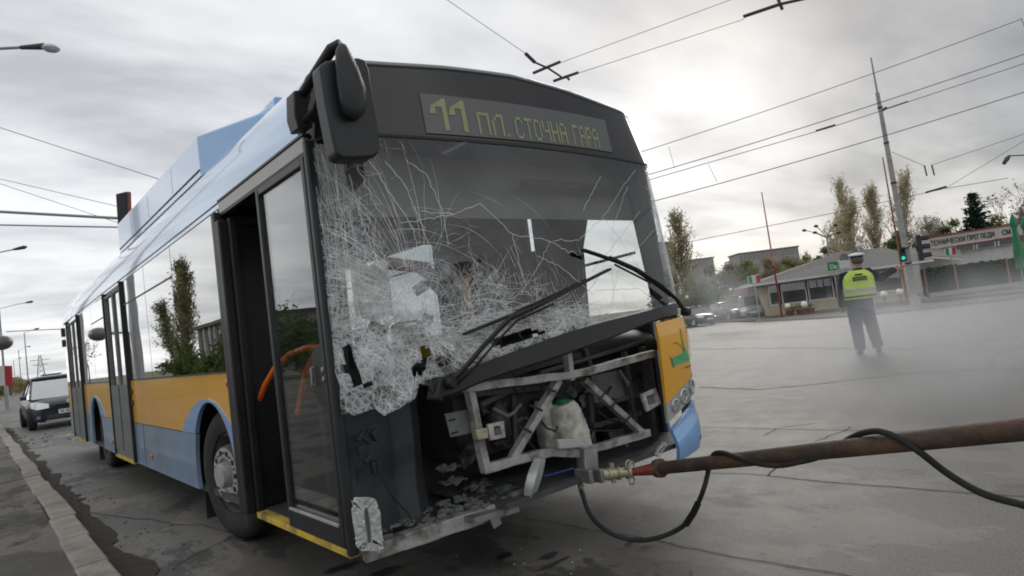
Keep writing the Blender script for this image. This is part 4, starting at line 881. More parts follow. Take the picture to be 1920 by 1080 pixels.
for y in (2.7, 8.6):
    rws = [[V((x, y+.62*math.cos(a), .48+.60*math.sin(a))) for x in (.02, .6)] for a in [math.pi*(-.06+1.12*i/18) for i in range(19)]]
    MB().grid(rws).build('wheel_liner', 'black', bus, smooth=True); MB().box((.6, y, .7), (.02, 1.2, .8)).build('wheel_liner', 'black', bus)
MB().box((.24, 3.36, .26), (.34, .02, .40)).build('mudflap', 'rubber', bus); MB().box((.24, 9.2, .22), (.34, .02, .30)).build('mudflap', 'rubber', bus)
MB().box((1.275, 6.3, .28), (2.1, 10.6, .08)).box((1.275, 2.7, .45), (2.2, .14, .14)).box((1.275, 8.6, .45), (2.2, .2, .2)).build('chassis', 'black', bus)
# --- mirror on its arm
mir = [(600, 122), (612, 113), (640, 108), (672, 107), (686, 111), (693, 130), (702, 190), (711, 245), (714, 275), (711, 288), (700, 295), (660, 298), (641, 297), (631, 288), (622, 250), (610, 190)]
mm = MB().prism([un(u, v, 'y', .14) for u, v in mir], (0, .10, 0)).build('mirror_housing', 'darkplastic', bus, bevel=.042, seg=6, smooth=True)
def teard(sc_, y):
    P = []
    for u, v in [(629, 95), (634, 84), (640, 80), (648, 83), (654, 92), (672, 125), (686, 165), (688, 190), (684, 210), (672, 224), (658, 226), (644, 215), (636, 190), (630, 150), (628, 120)]:
        P.append(un(658+(u-658)*sc_, 160+(v-160)*sc_, 'y', y))
    return P
a, b, c = teard(1.0, .125), teard(.93, .10), teard(.70, .082); n = len(a)
mb = MB().add(a+b+c, [(i, (i+1) % n, (i+1) % n+n, i+n) for i in range(n)]+[(i+n, (i+1) % n+n, (i+1) % n+2*n, i+2*n) for i in range(n)]+[tuple(range(2*n, 3*n))]); mb.build('mirror_arm_cover', 'darkplastic', mm, smooth=True, angle=70)
ar = MB().tube([un(640, 84, 'y', .16), un(622, 92, 'y', .2), un(590, 140, 'y', .3), un(566, 178, 'y', .42), V((-.01, .60, 2.42))], [.03, .028, .025, .025, .03], 8)
ar.tube([un(606, 150, 'y', .22), un(590, 205, 'y', .34), un(565, 232, 'y', .42)], .016, 8)
ar.prism([un(u, v, 'y', .40) for u, v in [(551, 170), (575, 166), (584, 180), (578, 205), (588, 238), (560, 241), (552, 215)]], (0, .1, 0)).build('mirror_arm', 'black', bus, bevel=.01, smooth=True)
MB().box((2.535, S(2.53, 2.62)-.0, 2.60), (.04, .05, .05)).build('clearance_lamp', 'black', bus, bevel=.01)
# ================================================================== tow bar and hoses
tb0 = FP(1128, 890, .16); tip = FP(1180, 886, .10); t1 = FP(1236, 878, .0); far = at(1920, 805, 2.0); d = (far-t1).normalized(); end = far+d*2.2
bar = thing('tow_bar', 'rusty steel towing pole hooked to the front of the damaged trolleybus', 'tow bar', (t1.x, t1.y, 0))
MB().tube([t1, t1.lerp(end, .5), end], .036, 20).build('pipe', 'rust', bar, smooth=True)
MB().lathe([(.036, -.03), (.052, -.018), (.054, .018), (.036, .03)], t1, d, 20, False, False).build('collar', 'rust', bar, smooth=True)
MB().lathe([(.018, 0), (.022, .02), (.038, (t1-tip).length)], tip, (t1-tip), 16).build('tapered_end', 'redpaint', bar, smooth=True)
mb = MB().tube([tb0, tip], [.032, .024], 12); mb.tube([tb0.lerp(tip, .4)+V((0, 0, -.05)), tb0.lerp(tip, .4)+V((0, 0, .06))], .014, 8)
for k in (.25, .6, .95): mb.lathe([(.036, -.008), (.036, .008)], tb0.lerp(tip, k), tip-tb0, 12)
c = tip+V((-.01, 0, .0))
for k, z in ((0, .05), (1, -.045), (2, .035)): mb.tube([c+V((.012*k+.022*math.cos(a), -.01, z+.022*math.sin(a))) for a in [2*math.pi*i/12 for i in range(13)]], .0055, 6)
mb.build('coupling', 'brass', bar, smooth=True)
def hose(pts, r_, name, label, cat):
    P = []
    for (u, v, dd) in pts: P.append(at(u, v, dd))
    Q = []
    for i in range(len(P)-1):
        p0, p1, p2, p3 = P[max(0, i-1)], P[i], P[i+1], P[min(len(P)-1, i+2)]
        for k in range(6):
            t = k/6; Q.append(.5*((2*p1)+(p2-p0)*t+(2*p0-5*p1+4*p2-p3)*t*t+(-p0+3*p1-3*p2+p3)*t**3))
    Q.append(P[-1]); return Q
dh = depth(t1)
def bd(u): # depth of the pole's axis under column u
    best = min(range(200), key=lambda i: abs((lambda p: 960+FPX*((p-CAM).dot(CR))/depth(p))(t1.lerp(far, i/199))-u)); return depth(t1.lerp(far, best/199))
h1 = [(1087, 899, 3.62), (1092, 925, 3.55), (1105, 962, 3.5), (1130, 990, 3.5), (1165, 1008, 3.5), (1205, 1013, 3.48), (1250, 1003, 3.44), (1288, 980, 3.38), (1308, 945, 3.32), (1320, 915, 3.26), (1327, 888, bd(1327)+.045),
      (1332, 862, bd(1332)+.06), (1340, 851, bd(1340)), (1355, 849, bd(1350)-.045), (1380, 857, bd(1380)-.055), (1420, 869, bd(1420)-.05), (1460, 873, bd(1460)-.04), (1500, 866, bd(1500)-.03), (1535, 857, bd(1535)+.03), (1568, 838, bd(1568)+.06), (1598, 820, bd(1598)+.045), (1622, 811, bd(1622)), (1650, 809, bd(1650)-.04), (1685, 822, bd(1680)-.055), (1725, 848, bd(1700)-.08), (1780, 890, 2.25), (1840, 924, 2.15), (1900, 942, 2.08), (1960, 952, 2.0), (2100, 940, 1.9)]
Q = hose(h1, .01, '', '', ''); ho = thing('air_hose', 'black rubber air hose looped below the coupling and wound round the tow bar', 'hose', (Q[0].x, Q[0].y, 0))
MB().tube(Q, .0125, 10).build('hose_tube', 'rubber', ho, smooth=True)
MB().tube([at(1084, 896, 3.62), at(1090, 915, 3.58)], .011, 8).tube([at(1088, 908, 3.59), at(1093, 928, 3.55)], .017, 8).build('hose_fitting', 'steel', ho, smooth=True)
k = [i for i, p in enumerate(Q)][len(Q)//30*8:len(Q)//30*8+6]
MB().tube([at(1286, 983, 3.375), at(1300, 962, 3.34), at(1309, 943, 3.315)], .018, 8).build('hose_joint', 'black', ho, smooth=True)
# ================================================================== vegetation
mat('bark', (.17, .15, .12), .9, var=.3); mat('barkpale', (.36, .32, .26), .9, var=.3); mat('twig', (.20, .165, .145), .95, var=.3)
def leafmat(name, c):
    m = mat(name, c, .85, var=.45, scale=.9, detail=3); t = m.node_tree; b = t.nodes['Principled BSDF']; b.inputs['Specular IOR Level'].default_value = .2; o = t.nodes['Material Output']; tl = t.nodes.new('ShaderNodeBsdfTranslucent'); mi = t.nodes.new('ShaderNodeMixShader'); mi.inputs[0].default_value = .42; t.links.new(b.inputs['Base Color'].links[0].from_socket, tl.inputs[0]); t.links.new(b.outputs[0], mi.inputs[1]); t.links.new(tl.outputs[0], mi.inputs[2]); t.links.new(mi.outputs[0], o.inputs[0]); return m
leafmat('leafolive', (.27, .27, .12)); leafmat('leafbrown', (.33, .27, .16)); leafmat('leafyellow', (.55, .50, .30)); leafmat('leafgreen', (.13, .175, .055)); leafmat('needle', (.022, .052, .030)); leafmat('leafhedge', (.04, .095, .035)); leafmat('twigmauve', (.12, .09, .085))
def leaf_(mb, p, s_, r_):
    a = V((r_.gauss(0, 1), r_.gauss(0, 1), r_.gauss(0, .6))).normalized()*s_; b = a.orthogonal().normalized()*s_*.6; b = Matrix.Rotation(r_.uniform(0, 6.3), 3, a) @ b
    mb.add([p-a, p+b, p+a, p-b], [(0, 1, 2, 3)])
def tree(kind, base, h, wd, label, seed, name='tree', leafm='leafolive', bark='bark', dens=1.0, group=None, cat='tree'):
    r_ = random.Random(seed); T = thing(name, label, cat, base, group); tr = MB(); cw = MB(); B0 = V(base)
    def br(p, d, ln, rad, lev):
        n = 4; pts = [p]; q = V(p); dd = V(d)
        for i in range(n):
            dd = (dd+V((r_.gauss(0, .10), r_.gauss(0, .10), r_.gauss(0, .07)))+V((0, 0, .05 if kind != 'conifer' else -.02))).normalized(); q = q+dd*ln/n; pts.append(V(q))
        tr.tube(pts, [lerp(rad, rad*.35, i/n) for i in range(n+1)], 5 if lev < 2 else 3, False); return pts, dd
    if kind == 'poplar':
        tp, _ = br(B0, V((0, 0, 1)), h*.93, h*.018, 0)
        for i in range(int(70*dens)):
            t = r_.uniform(.12, .97); k = t*4; p = tp[min(3, int(k))].lerp(tp[min(3, int(k))+1], k-int(k)); a = r_.uniform(0, 6.3); env = math.sin(math.pi*min(1, t*.85+.12))**.6
            d = V((math.cos(a)*.45, math.sin(a)*.45, 1)).normalized(); ln = h*.2*r_.uniform(.6, 1.2)*(1.1-t*.6); pts, dd = br(p, d*1, ln*env*wd/(h*.22)*1.15+.5, h*.0042, 2)
            for j in range(7):
                q = pts[r_.randint(1, 4)]; e2 = q+V((r_.gauss(0, .22), r_.gauss(0, .22), abs(r_.gauss(.5, .3)))); tr.tube([q, e2], [h*.0014, h*.0007], 3, False)
                for _ in range(4): leaf_(cw, q.lerp(e2, r_.uniform(.2, 1.1))+V((r_.gauss(0, .12), r_.gauss(0, .12), r_.gauss(0, .15))), r_.uniform(.06, .15), r_)
    elif kind == 'bare':
        def rec(p, d, ln, rad, lev):
            rad = max(rad, .012)
            pts, dd = br(p, d, ln, rad, lev)
            if lev >= 5:
                if r_.random() < .6*dens:
                    for _ in range(2): leaf_(cw, pts[-1]+V((r_.gauss(0, .15), r_.gauss(0, .15), r_.gauss(0, .15))), r_.uniform(.06, .14), r_)
                return
            for k in range(3 if lev < 4 else 4):
                a = r_.uniform(0, 6.3); sp = r_.uniform(.35, .8); nd = (dd+V((math.cos(a)*sp, math.sin(a)*sp, r_.uniform(-.1, .35)))).normalized()
                rec(pts[-1] if k < 2 else pts[r_.randint(2, 3)], nd, ln*r_.uniform(.6, .82), rad*.52, lev+1)
        rec(B0, V((0, 0, 1)), h*.27, h*.02, 0)
    elif kind == 'conifer':
        tr.tube([B0, B0+V((0, 0, h))], [h*.02, .01], 6)
        for i in range(34):
            t = .12+.86*i/34; z = h*t; rr_ = wd/2*(1-t)**.75*r_.uniform(.7, 1.12)+.12
            for k in range(8):
                a = r_.uniform(0, 6.3); dv = V((math.cos(a), math.sin(a), .12)); tipp = B0+V((0, 0, z))+dv*rr_*r_.uniform(.75, 1.1)+V((0, 0, .06*rr_)); s0 = B0+V((0, 0, z-.1)); tr.tube([s0, tipp], [.03, .008], 3, False)
                for _ in range(int(16*rr_)+4):
                    tt = r_.uniform(.25, 1.05); leaf_(cw, s0.lerp(tipp, tt)+V((r_.gauss(0, .12), r_.gauss(0, .12), -abs(r_.gauss(0, .1)))), r_.uniform(.09, .2), r_)
    else:       # bushy
        cl = []
        for i in range(int(16*dens)):
            a = r_.uniform(0, 6.3); rr_ = wd/2*math.sqrt(r_.random())*.85; z = h*r_.uniform(.25, .86)*(1-.25*(rr_/(wd/2))**2); cl.append((V((math.cos(a)*rr_, math.sin(a)*rr_, z)), wd*r_.uniform(.10, .2)))
        cl.append((V((0, 0, h*.85)), wd*.14))
        for c, r0 in cl:
            pts, _ = br(B0+V((0, 0, .1)), (c+V((0, 0, .2))).normalized(), c.length, h*.009, 1)
            for k in range(9): tr.tube([pts[-1], B0+c+V((r_.gauss(0, r0), r_.gauss(0, r0), abs(r_.gauss(r0*.6, r0*.7))))], [h*.003, h*.001], 3, False)
            for _ in range(int(170*dens)):
                dv = V((r_.gauss(0, 1), r_.gauss(0, 1), r_.gauss(0, .9))); dv = dv.normalized()*r0*r_.uniform(.3, 1.35); leaf_(cw, B0+c+dv, r_.uniform(.07, .19), r_)
    tr.build('trunk', bark, T); cw.build('crown', leafm, T) if cw.v else None
    return T
def tz(u, v, dep): return at(u, v, dep).z
def ptree(kind, u, vtop, dep, wpx, label, seed, **k):
    p = at(u, hor(u)-10, dep); g = gz(p.x); top = tz(u, vtop, dep); return tree(kind, (p.x, p.y, g), top-g, wpx/FPX*dep, label, seed, **k)
G_ = 'trees beyond the crossing'
ptree('poplar', 1288, 395, 72, 62, 'lone pale green poplar standing clear beside the bus windscreen', 1, name='poplar_tree', leafm='leafyellow', dens=2.4, group=G_)
for i, (u, vt, w_, lb, lm_, dn) in enumerate([(1590, 374, 60, 'shortest of the tall bare poplars behind the cafe roof, nearest its ridge', 'leafyellow', 1.6), (1620, 320, 50, 'tall thin bare poplar with greyish top behind the cafe', 'leafyellow', 1.5),
        (1650, 340, 50, 'sparse poplar between two taller poplars behind the cafe', 'leafyellow', 1.8), (1680, 308, 54, 'tallest yellowish poplar right behind the big concrete pole', 'leafyellow', 1.8), (1562, 405, 50, 'small thin poplar left of the poplar row by the roof lamps', 'leafyellow', 1.2)]):
    ptree('poplar', u, vt, 74+i*2, w_, lb, 20+i, name='poplar_tree', leafm=lm_, bark='barkpale', dens=dn, group=G_)
for i, (u, vt, w_, dep, lm_, lb) in enumerate([(1258, 505, 60, 62, 'leafgreen', 'dark green bush just right of the bus corner'), (1300, 512, 70, 60, 'leafolive', 'olive bush growing at the foot of the lone poplar'), (1338, 492, 70, 62, 'leafgreen', 'rounded green bush behind the low white wall'),
        (1372, 486, 66, 66, 'leafbrown', 'brownish bush behind the red roofed kiosk'), (1408, 478, 70, 64, 'leafolive', 'olive bush rising behind the kiosk roof'), (1445, 474, 62, 68, 'leafbrown', 'brown budding bush left of the thin red and white pole'),
        (1482, 476, 60, 64, 'leafolive', 'olive bush just right of the thin red and white pole'), (1518, 468, 60, 66, 'leafolive', 'green bush peeking over the left slope of the cafe roof'), (1556, 452, 56, 66, 'leafgreen', 'green bush under the poplars beside the cafe ridge'),
        (1240, 540, 60, 58, 'leafolive', 'low olive bush seen through the cracked glass corner'), (1322, 528, 60, 56, 'leafgreen', 'low green bush beside the white wall lamp'), (1700, 420, 62, 64, 'leafgreen', 'bright green bush behind the cafe roof and big pole'),
        (1752, 405, 70, 62, 'leafolive', 'olive bush above the long sign board'), (1800, 396, 60, 60, 'leafgreen', 'green bush at the left foot of the dark conifer'), (1880, 388, 70, 60, 'leafolive', 'olive bush right of the dark conifer'), (1930, 385, 80, 58, 'leafgreen', 'green bush at the right edge behind the closed parasols')]):
    ptree('bush', u, vt, dep+(7 if u > 1690 else 0), w_, lb, 40+i, name='bush', leafm=lm_, dens=1.0 if w_ > 60 else .9, group='bushes beyond the crossing', cat='bush')
for i, (u, vt, w_, dep, lm_, dn, lb) in enumerate([(1470, 462, 50, 72, 'leafbrown', .3, 'small leafless tree left of the branching lamp'), (1520, 434, 60, 72, 'leafbrown', .4, 'leafless grey tree under the branching lamp heads'), (1745, 358, 110, 68, 'leafbrown', .8, 'wide budding tree between the concrete pole and the conifer'), (1785, 362, 100, 72, 'leafolive', .9, 'olive budding tree just left of the conifer'),
        (1918, 285, 130, 56, 'twigmauve', 1.5, 'big bare mauve brown tree at the right edge'), (1950, 330, 90, 60, 'twigmauve', .6, 'bare tree partly cut off by the right edge of the view'), (1712, 395, 70, 76, 'leafbrown', 1.2, 'budding brown tree right behind the traffic lights'), (1765, 385, 80, 78, 'leafyellow', 1.2, 'pale budding tree above the left end of the sign board'), (1878, 372, 80, 74, 'leafbrown', 1.2, 'brown budding tree just right of the conifer')]):
    ptree('bare', u, vt, dep, w_, lb, 70+i, name='bare_tree', leafm=lm_, bark='twig', dens=dn, group=G_)
ptree('conifer', 1843, 352, 66, 96, 'dark green conifer behind the sign board', 90, name='conifer_tree', leafm='needle')
# seen only as reflections in the bus windows: what stands along the near pavement
for i, (x, y, h) in enumerate([(-15, 66.5, 12), (-15, 70.5, 12.6), (-15.5, 75, 8.5)]):
    tree('poplar', (x, y, 0), h, 2.0, ['poplar mirrored in the long side window, right of three', 'tallest poplar mirrored in the long side window', 'lower poplar mirrored in the window beside the middle door'][i], 100+i, name='poplar_tree', leafm='leafolive', dens=1.6, group='poplars mirrored in the bus windows')
tree('bare', (-11, 104, 0), 9, 6, 'bare tree mirrored in the window behind the middle door', 110, name='bare_tree', bark='bark', leafm='leafbrown', dens=.6)
for i, (x, y, h) in enumerate([(-12, 36, 4.2), (-12, 31, 3.2), (-13, 58, 2.2), (-14, 64, 3.0), (-12, 48, 1.8)]):
    tree('bush', (x, y, 0), h, h*1.5, ['dark bush mirrored in the front door glass', 'low bush mirrored low in the front door glass', 'low bush mirrored before the flat building', 'bush mirrored at the foot of the poplars', 'lowest bush mirrored before the flat building'][i], 120+i, name='bush', leafm='leafgreen', cat='bush')
# ================================================================== far things on the right
mat('facade', (.34, .33, .32), .9, var=.1, scale=.2); mat('facadewarm', (.42, .36, .33), .9, var=.1, scale=.2); mat('winfar', (.10, .11, .12), .4, var=.2); mat('winhazed', (.24, .25, .27), .6, var=.1)  # skyline block windows are lightened: distance haze put into their colour
def block(c0, c1, dep, label, m='facade', nf=5, nw=8, back=14):
    a, b = at(*c0, dep), at(*c1, dep); h = (a.z+b.z)/2+.5; a = V((a.x, a.y, -.5)); b = V((b.x, b.y, -.5)); ux = (b-a).normalized(); nn_ = V((ux.y, -ux.x, 0)); ln = (b-a).length
    if nn_.dot(CAM-a) < 0: nn_ = -nn_
    T = thing('apartment_block', label, 'building', ((a+b)/2), 'apartment blocks on the skyline'); M = Matrix(((ux.x, -nn_.x, 0), (ux.y, -nn_.y, 0), (0, 0, 1)))
    c = (a+b)/2-nn_*back/2; MB().box(c+V((0, 0, h/2)), (ln, back, h), M).build('wall', m, T); MB().box(c+V((0, 0, h+.3)), (ln+.8, back+.8, .6), M).build('roof', 'midgrey', T)
    w0 = None
    for f in range(nf):
        for k in range(nw):
            p = a+ux*ln*(k+.5)/nw+nn_*.06; p.z = -.5+h*(f+.55)/nf
            if w0 is None: w0 = MB().box(p, (ln/nw*.62, .1, h/nf*.5), M).build('window', 'winhazed', T); q0 = V(p)
            else: o = w0.copy(); col.objects.link(o); o.location = w0.location+(p-q0)
    return T
block((1236, 457), (1262, 455), 260, 'pink grey apartment block just right of the bus windscreen', 'facadewarm', 8, 4); block((1294, 485), (1338, 488), 280, 'low pale apartment block right of the lone poplar', 'facade', 4, 8)
block((1385, 479), (1496, 461), 300, 'long grey apartment block behind the thin pole', 'facade', 5, 14)
# low wall, kiosk
def seg(name, m, a, b, h, th, parent=None, z0=0): 
    a, b = V(a), V(b); return MB().bar(a+V((0, 0, z0+h/2)), b+V((0, 0, z0+h/2)), th, h).build(name, m, parent)
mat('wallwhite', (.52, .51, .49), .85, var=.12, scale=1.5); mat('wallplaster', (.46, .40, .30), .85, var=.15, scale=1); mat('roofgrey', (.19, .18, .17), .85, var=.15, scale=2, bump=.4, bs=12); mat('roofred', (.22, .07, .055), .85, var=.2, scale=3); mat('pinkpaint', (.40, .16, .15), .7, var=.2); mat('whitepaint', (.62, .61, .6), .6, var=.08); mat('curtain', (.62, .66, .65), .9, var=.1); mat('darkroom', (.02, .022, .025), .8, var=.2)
a, b = Gd(1270, 614), Gd(1442, 595); a = at(1270, 612, 55); b = at(1445, 592, 53); a.z = b.z = -.52
t_ = thing('boundary_wall', 'low whitish wall behind the parked cars', 'wall', (a+b)/2); seg('wall', 'wallwhite', a, b, .95, .2, t_); seg('coping', 'concrete', a, b, .08, .3, t_, .95)
pk = at(1398, 548, 57); pk.z = -.5
k_ = thing('kiosk', 'small pale kiosk with a dark red pyramid roof', 'kiosk', pk); MB().box(pk+V((0, 0, 1.0)), (3.2, 3.2, 2.0)).build('wall', 'wallwhite', k_)
zr0, zr1 = tz(1398, 562, 57), tz(1405, 538, 57); c_ = [(2.5, 2.5), (-2.5, 2.5), (-2.5, -2.5), (2.5, -2.5)]; M = Matrix.Rotation(.4, 3, 'Z')
MB().add([pk.xy.to_3d()+M @ V((x, y, 0))+V((0, 0, zr0)) for x, y in c_]+[pk.xy.to_3d()+V((0, 0, zr1))]+[pk.xy.to_3d()+M @ V((x, y, 0))+V((0, 0, zr0-.1)) for x, y in c_], [(0, 1, 4), (1, 2, 4), (2, 3, 4), (3, 0, 4), (8, 7, 6, 5), (0, 5, 6, 1), (1, 6, 7, 2), (2, 7, 8, 3), (3, 8, 5, 0)]).build('roof', 'roofred', k_)
# verge and far kerb
K1 = [Gd(1300, 622), Gd(1432, 603), Gd(1560, 597), Gd(1650, 590), Gd(1760, 578), Gd(1920, 560), Gd(2100, 541)]
K1[0] = K1[1]+(K1[1]-K1[2]).normalized()*1.0
D_ = (CF*V((1, 1, 0))).normalized(); fa = K1[1]+D_*14
poly = [V((p.x, p.y, 0)) for p in K1]; bk = [V((p.x, p.y, 0))+D_*40 for p in K1]
def slab(front, back, zt_, name, m, label, cat, kind='structure'):
    mb = MB(); n = len(front); zf = lambda p: V((p.x, p.y, gz(p.x)+zt_)); zl = lambda p: V((p.x, p.y, gz(p.x)-.1))
    mb.grid([[zf(p) for p in front], [zf(a.lerp(b, .03)) for a, b in zip(front, back)], [zf(a.lerp(b, .15)) for a, b in zip(front, back)], [zf(p) for p in back]]); mb.grid([[zf(p) for p in front], [zl(p) for p in front]])
    return tag(mb.build(name, m), label, cat, kind=kind)
slab(poly, bk, .10, 'verge', 'pavement', 'paved strip before the cafe across the road', 'pavement')
ke = MB()
for a, b in zip(poly, poly[1:]):
    n = max(1, int((b-a).length/1.0))
    for i in range(n):
        p, q = a.lerp(b, i/n), a.lerp(b, (i+.985)/n); ke.bar(V((p.x, p.y, gz(p.x)+.05)), V((q.x, q.y, gz(q.x)+.05)), .2, .13)
tag(ke.build('far_kerb', 'kerbstone'), 'grey kerb on the far side of the crossing', 'kerb', kind='structure')
gr = MB(); r_ = random.Random(5); ga, gb = Gd(1520, 594), Gd(1985, 548)
for i in range(9000):
    t = r_.random(); p = ga.lerp(gb, t)+D_*r_.uniform(.5, 3.0+t*1); p.z = gz(p.x)+.1; s_ = r_.uniform(.03, .11); d = V((r_.gauss(0, .03), r_.gauss(0, .03), s_)); x = V((r_.gauss(0, 1), r_.gauss(0, 1), 0)).normalized()*.02
    gr.add([p-x, p+x, p+d], [(0, 1, 2)])
tag(gr.build('grass', 'leafgreen'), 'short green grass on the verge before the cafe', 'grass', kind='stuff')
gs_f = [ga.lerp(gb, i/8)+D_*.5 for i in range(9)]; gs_b = [ga.lerp(gb, i/8)+D_*(3.0+i/8) for i in range(9)]
slab([V((p.x, p.y, 0)) for p in gs_f], [V((p.x, p.y, 0)) for p in gs_b], .108, 'lawn', 'grass', 'narrow lawn strip behind the far kerb', 'lawn')
# ------------------------------------------------------------------ cafe
A = at(1437, 560, 46); C_ = at(1698, 540, 44.0); A.z = C_.z = -.42; ux = (C_-A).normalized(); nn_ = V((ux.y, -ux.x, 0)); nn_ = nn_ if nn_.dot(CAM-A) > 0 else -nn_; LW = (C_-A).length
cafe = thing('cafe', 'single storey cafe with grey hipped roof and curtained windows', 'building', (A+C_)/2)
def Wp(t, h, o=0): return A+ux*t+nn_*o+V((0, 0, h))
def tpx(u):   # metres along the wall under column u
    d = ray(u, hor(u)); a_ = A-CAM; den = d.x*ux.y-d.y*ux.x; k = (a_.x*ux.y-a_.y*ux.x)/den; p = CAM+d*k; return (p-A).dot(ux)
MW = Matrix(((ux.x, -nn_.x, 0), (ux.y, -nn_.y, 0), (0, 0, 1))); BD = 9
def wbox(t0, t1, h0, h1, o0, o1): return ((Wp((t0+t1)/2, (h0+h1)/2, (o0+o1)/2)), (t1-t0, abs(o1-o0), h1-h0), MW)
def addb(mb, *a): c, d, m = wbox(*a); mb.box(c, d, m); return mb
wl = MB(); addb(wl, 0, LW, 0, .75, -.2, 0); addb(wl, 0, LW, 2.2, 2.42, -.2, 0); addb(wl, 0, .2, .75, 2.2, -BD, 0); addb(wl, LW-.2, LW, 0, 2.2, -BD, 0); addb(wl, 0, LW, 0, 2.42, -BD-.2, -BD); addb(wl, 0, .18, 0, .75, -BD, -.2)
wl.build('wall', 'wallplaster', cafe)
wins = [(1441, 1461), (1464, 1511), (1514, 1562), (1566, 1600), (1604, 1632), (1638, 1694)]
for i, (u0, u1) in enumerate(wins):
    t0, t1 = max(.05, tpx(u0)), min(LW-.05, tpx(u1)); f = MB(); w_ = .07
    addb(f, t0, t0+w_, .75, 2.2, -.06, .03); addb(f, t1-w_, t1, .75, 2.2, -.06, .03); addb(f, t0, t1, .72, .82, -.07, .05); addb(f, t0, t1, 2.14, 2.2, -.062, .028)
    wo = f.build('window', 'whitepaint', cafe); g = MB(); addb(g, t0+w_, t1-w_, .82, 2.14, -.03, -.02); g.build('pane', 'houseglass', wo)
    if i not in (0,):
        for s_ in ((0, 1) if t1-t0 > 1.0 else (1,)):
            rws = []
            for j in range(9):
                h = .85+1.3*j/8; k = .12+.42*abs(math.sin(j/8*1.5))**1.3; span = (t1-t0-.2)*k if s_ else (t1-t0-.2)*k*.8; r2 = []
                for q in range(13):
                    tt = q/12*span; tt = t1-.1-tt if s_ else t0+.1+tt; r2.append(Wp(tt, h, -.22+.04*math.sin(q*2.2)))
                rws.append(r2)
            MB().grid(rws, nn_*-.01).build('curtain', 'curtain', wo, smooth=True)
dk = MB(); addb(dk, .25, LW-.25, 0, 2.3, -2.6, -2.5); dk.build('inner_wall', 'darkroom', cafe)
ov = 1.0; hr = lambda t, o: Wp(t, 0, o)
z_e = 2.42; rid_z = at(1640, 464, depth(Wp(LW*.7, 0, -BD/2))).z-A.z
E_ = [Wp(-ov, z_e, ov), Wp(LW+ov*1.6, z_e+.12, ov), Wp(LW+ov, z_e, -BD-ov), Wp(-ov, z_e, -BD-ov)]; r1, r2_ = Wp(tpx(1590)+.8, rid_z, -BD/2), Wp(tpx(1672)+1.2, rid_z-.1, -BD/2)
lo_ = [p-V((0, 0, .14)) for p in E_]
MB().add(E_+[r1, r2_]+lo_, [(0, 1, 5, 4), (1, 2, 5), (2, 3, 4, 5), (3, 0, 4), (9, 8, 7, 6)]+[(i, i+6, (i+1) % 4+6, (i+1) % 4) for i in range(4)]).build('roof', 'roofgrey', cafe)
f = MB(); f.bar(E_[0]-V((0, 0, .07)), E_[1]-V((0, 0, .07)), .06, .15).bar(E_[0]-V((0, 0, .07)), E_[3]-V((0, 0, .07)), .06, .15); f.build('fascia', 'whitepaint', cafe)
MB().sphere(at(1611, 461, depth(r1)), .28, 12, 1, 1, .8).build('roof_vent', 'whitepaint', cafe, smooth=True)
# awning corner and lean-to right of the cafe
# ------------------------------------------------------------------ little signs
def board(pxs, dep, m, label, name='sign', parts=None, th=.12, post=None, cat='sign'):
    P = [at(u, v, dep) for u, v in pxs]; c = sum(P, V((0, 0, 0)))/4; T = thing(name, label, cat, (c.x, c.y, gz(c.x))); n = (P[1]-P[0]).cross(P[3]-P[0]).normalized(); n = n if n.dot(CAM-c) > 0 else -n
    MB().prism(P, -n*th).build('panel', m, T)
    for q, mm_ in (parts or []):
        k0, k1 = q; Q = [P[0].lerp(P[1], k0), P[0].lerp(P[1], k1), P[3].lerp(P[2], k1), P[3].lerp(P[2], k0)]; MB().prism([x+n*.012 for x in Q], -n*.01).build('stripe', mm_, T)
    if post is not None:
        MB().tube([c-n*.06, V((c.x, c.y, gz(c.x)))-n*.06], .04, 8).build('post', 'galv', T)
    return T, P, n
mat('signgreen', (.02, .22, .09), .4, var=.05); mat('signred', (.40, .03, .04), .4, var=.05); mat('signwhite', (.6, .62, .6), .4, var=.05)
board([(1402, 519), (1424, 515), (1426, 530), (1404, 533)], 44, 'signwhite', 'small green white and red sign box on the left end of the cafe eave', parts=[((0, .33), 'signgreen'), ((.66, 1), 'signred')], post=1)
board([(1772, 466), (1791, 463), (1792, 477), (1774, 479)], 46, 'signwhite', 'small green white and red sign box by the traffic light and hedge', parts=[((0, .33), 'signgreen'), ((.66, 1), 'signred')], post=1)
T, P, n = board([(1552, 492), (1571, 490), (1573, 505), (1554, 508)], 43.5, 'signgreen', 'green sign reading Da on the cafe eave beside the policeman', post=1)
x = (P[1]-P[0]).normalized(); y = (P[0]-P[3]).normalized(); text('lettering', 'Da', 'signwhite', T, P[3]+x*.10+y*.12+n*.01, x, y, .42)
T, P, n = board([(1573, 489), (1593, 487), (1595, 502), (1575, 504)], 43.5, 'signwhite', 'white sign panel next to the green sign, behind the policeman cap', post=1)
for i, (u, v) in enumerate(((1583, 484), (1603, 478))):
    p = at(u, v, 43.8); T = thing('sign', ['round grey disc sign above the white panel', 'round grey disc sign right behind the policeman cap'][i], 'sign', (p.x, p.y, gz(p.x)), 'round grey disc signs'); MB().lathe([(.32, -.04), (.34, 0), (.32, .04)], p, CF*V((1, 1, 0)), 20).build('disc', 'midgrey', T, smooth=True); MB().tube([p, V((p.x, p.y, gz(p.x)))], .03, 6).build('post', 'galv', T)
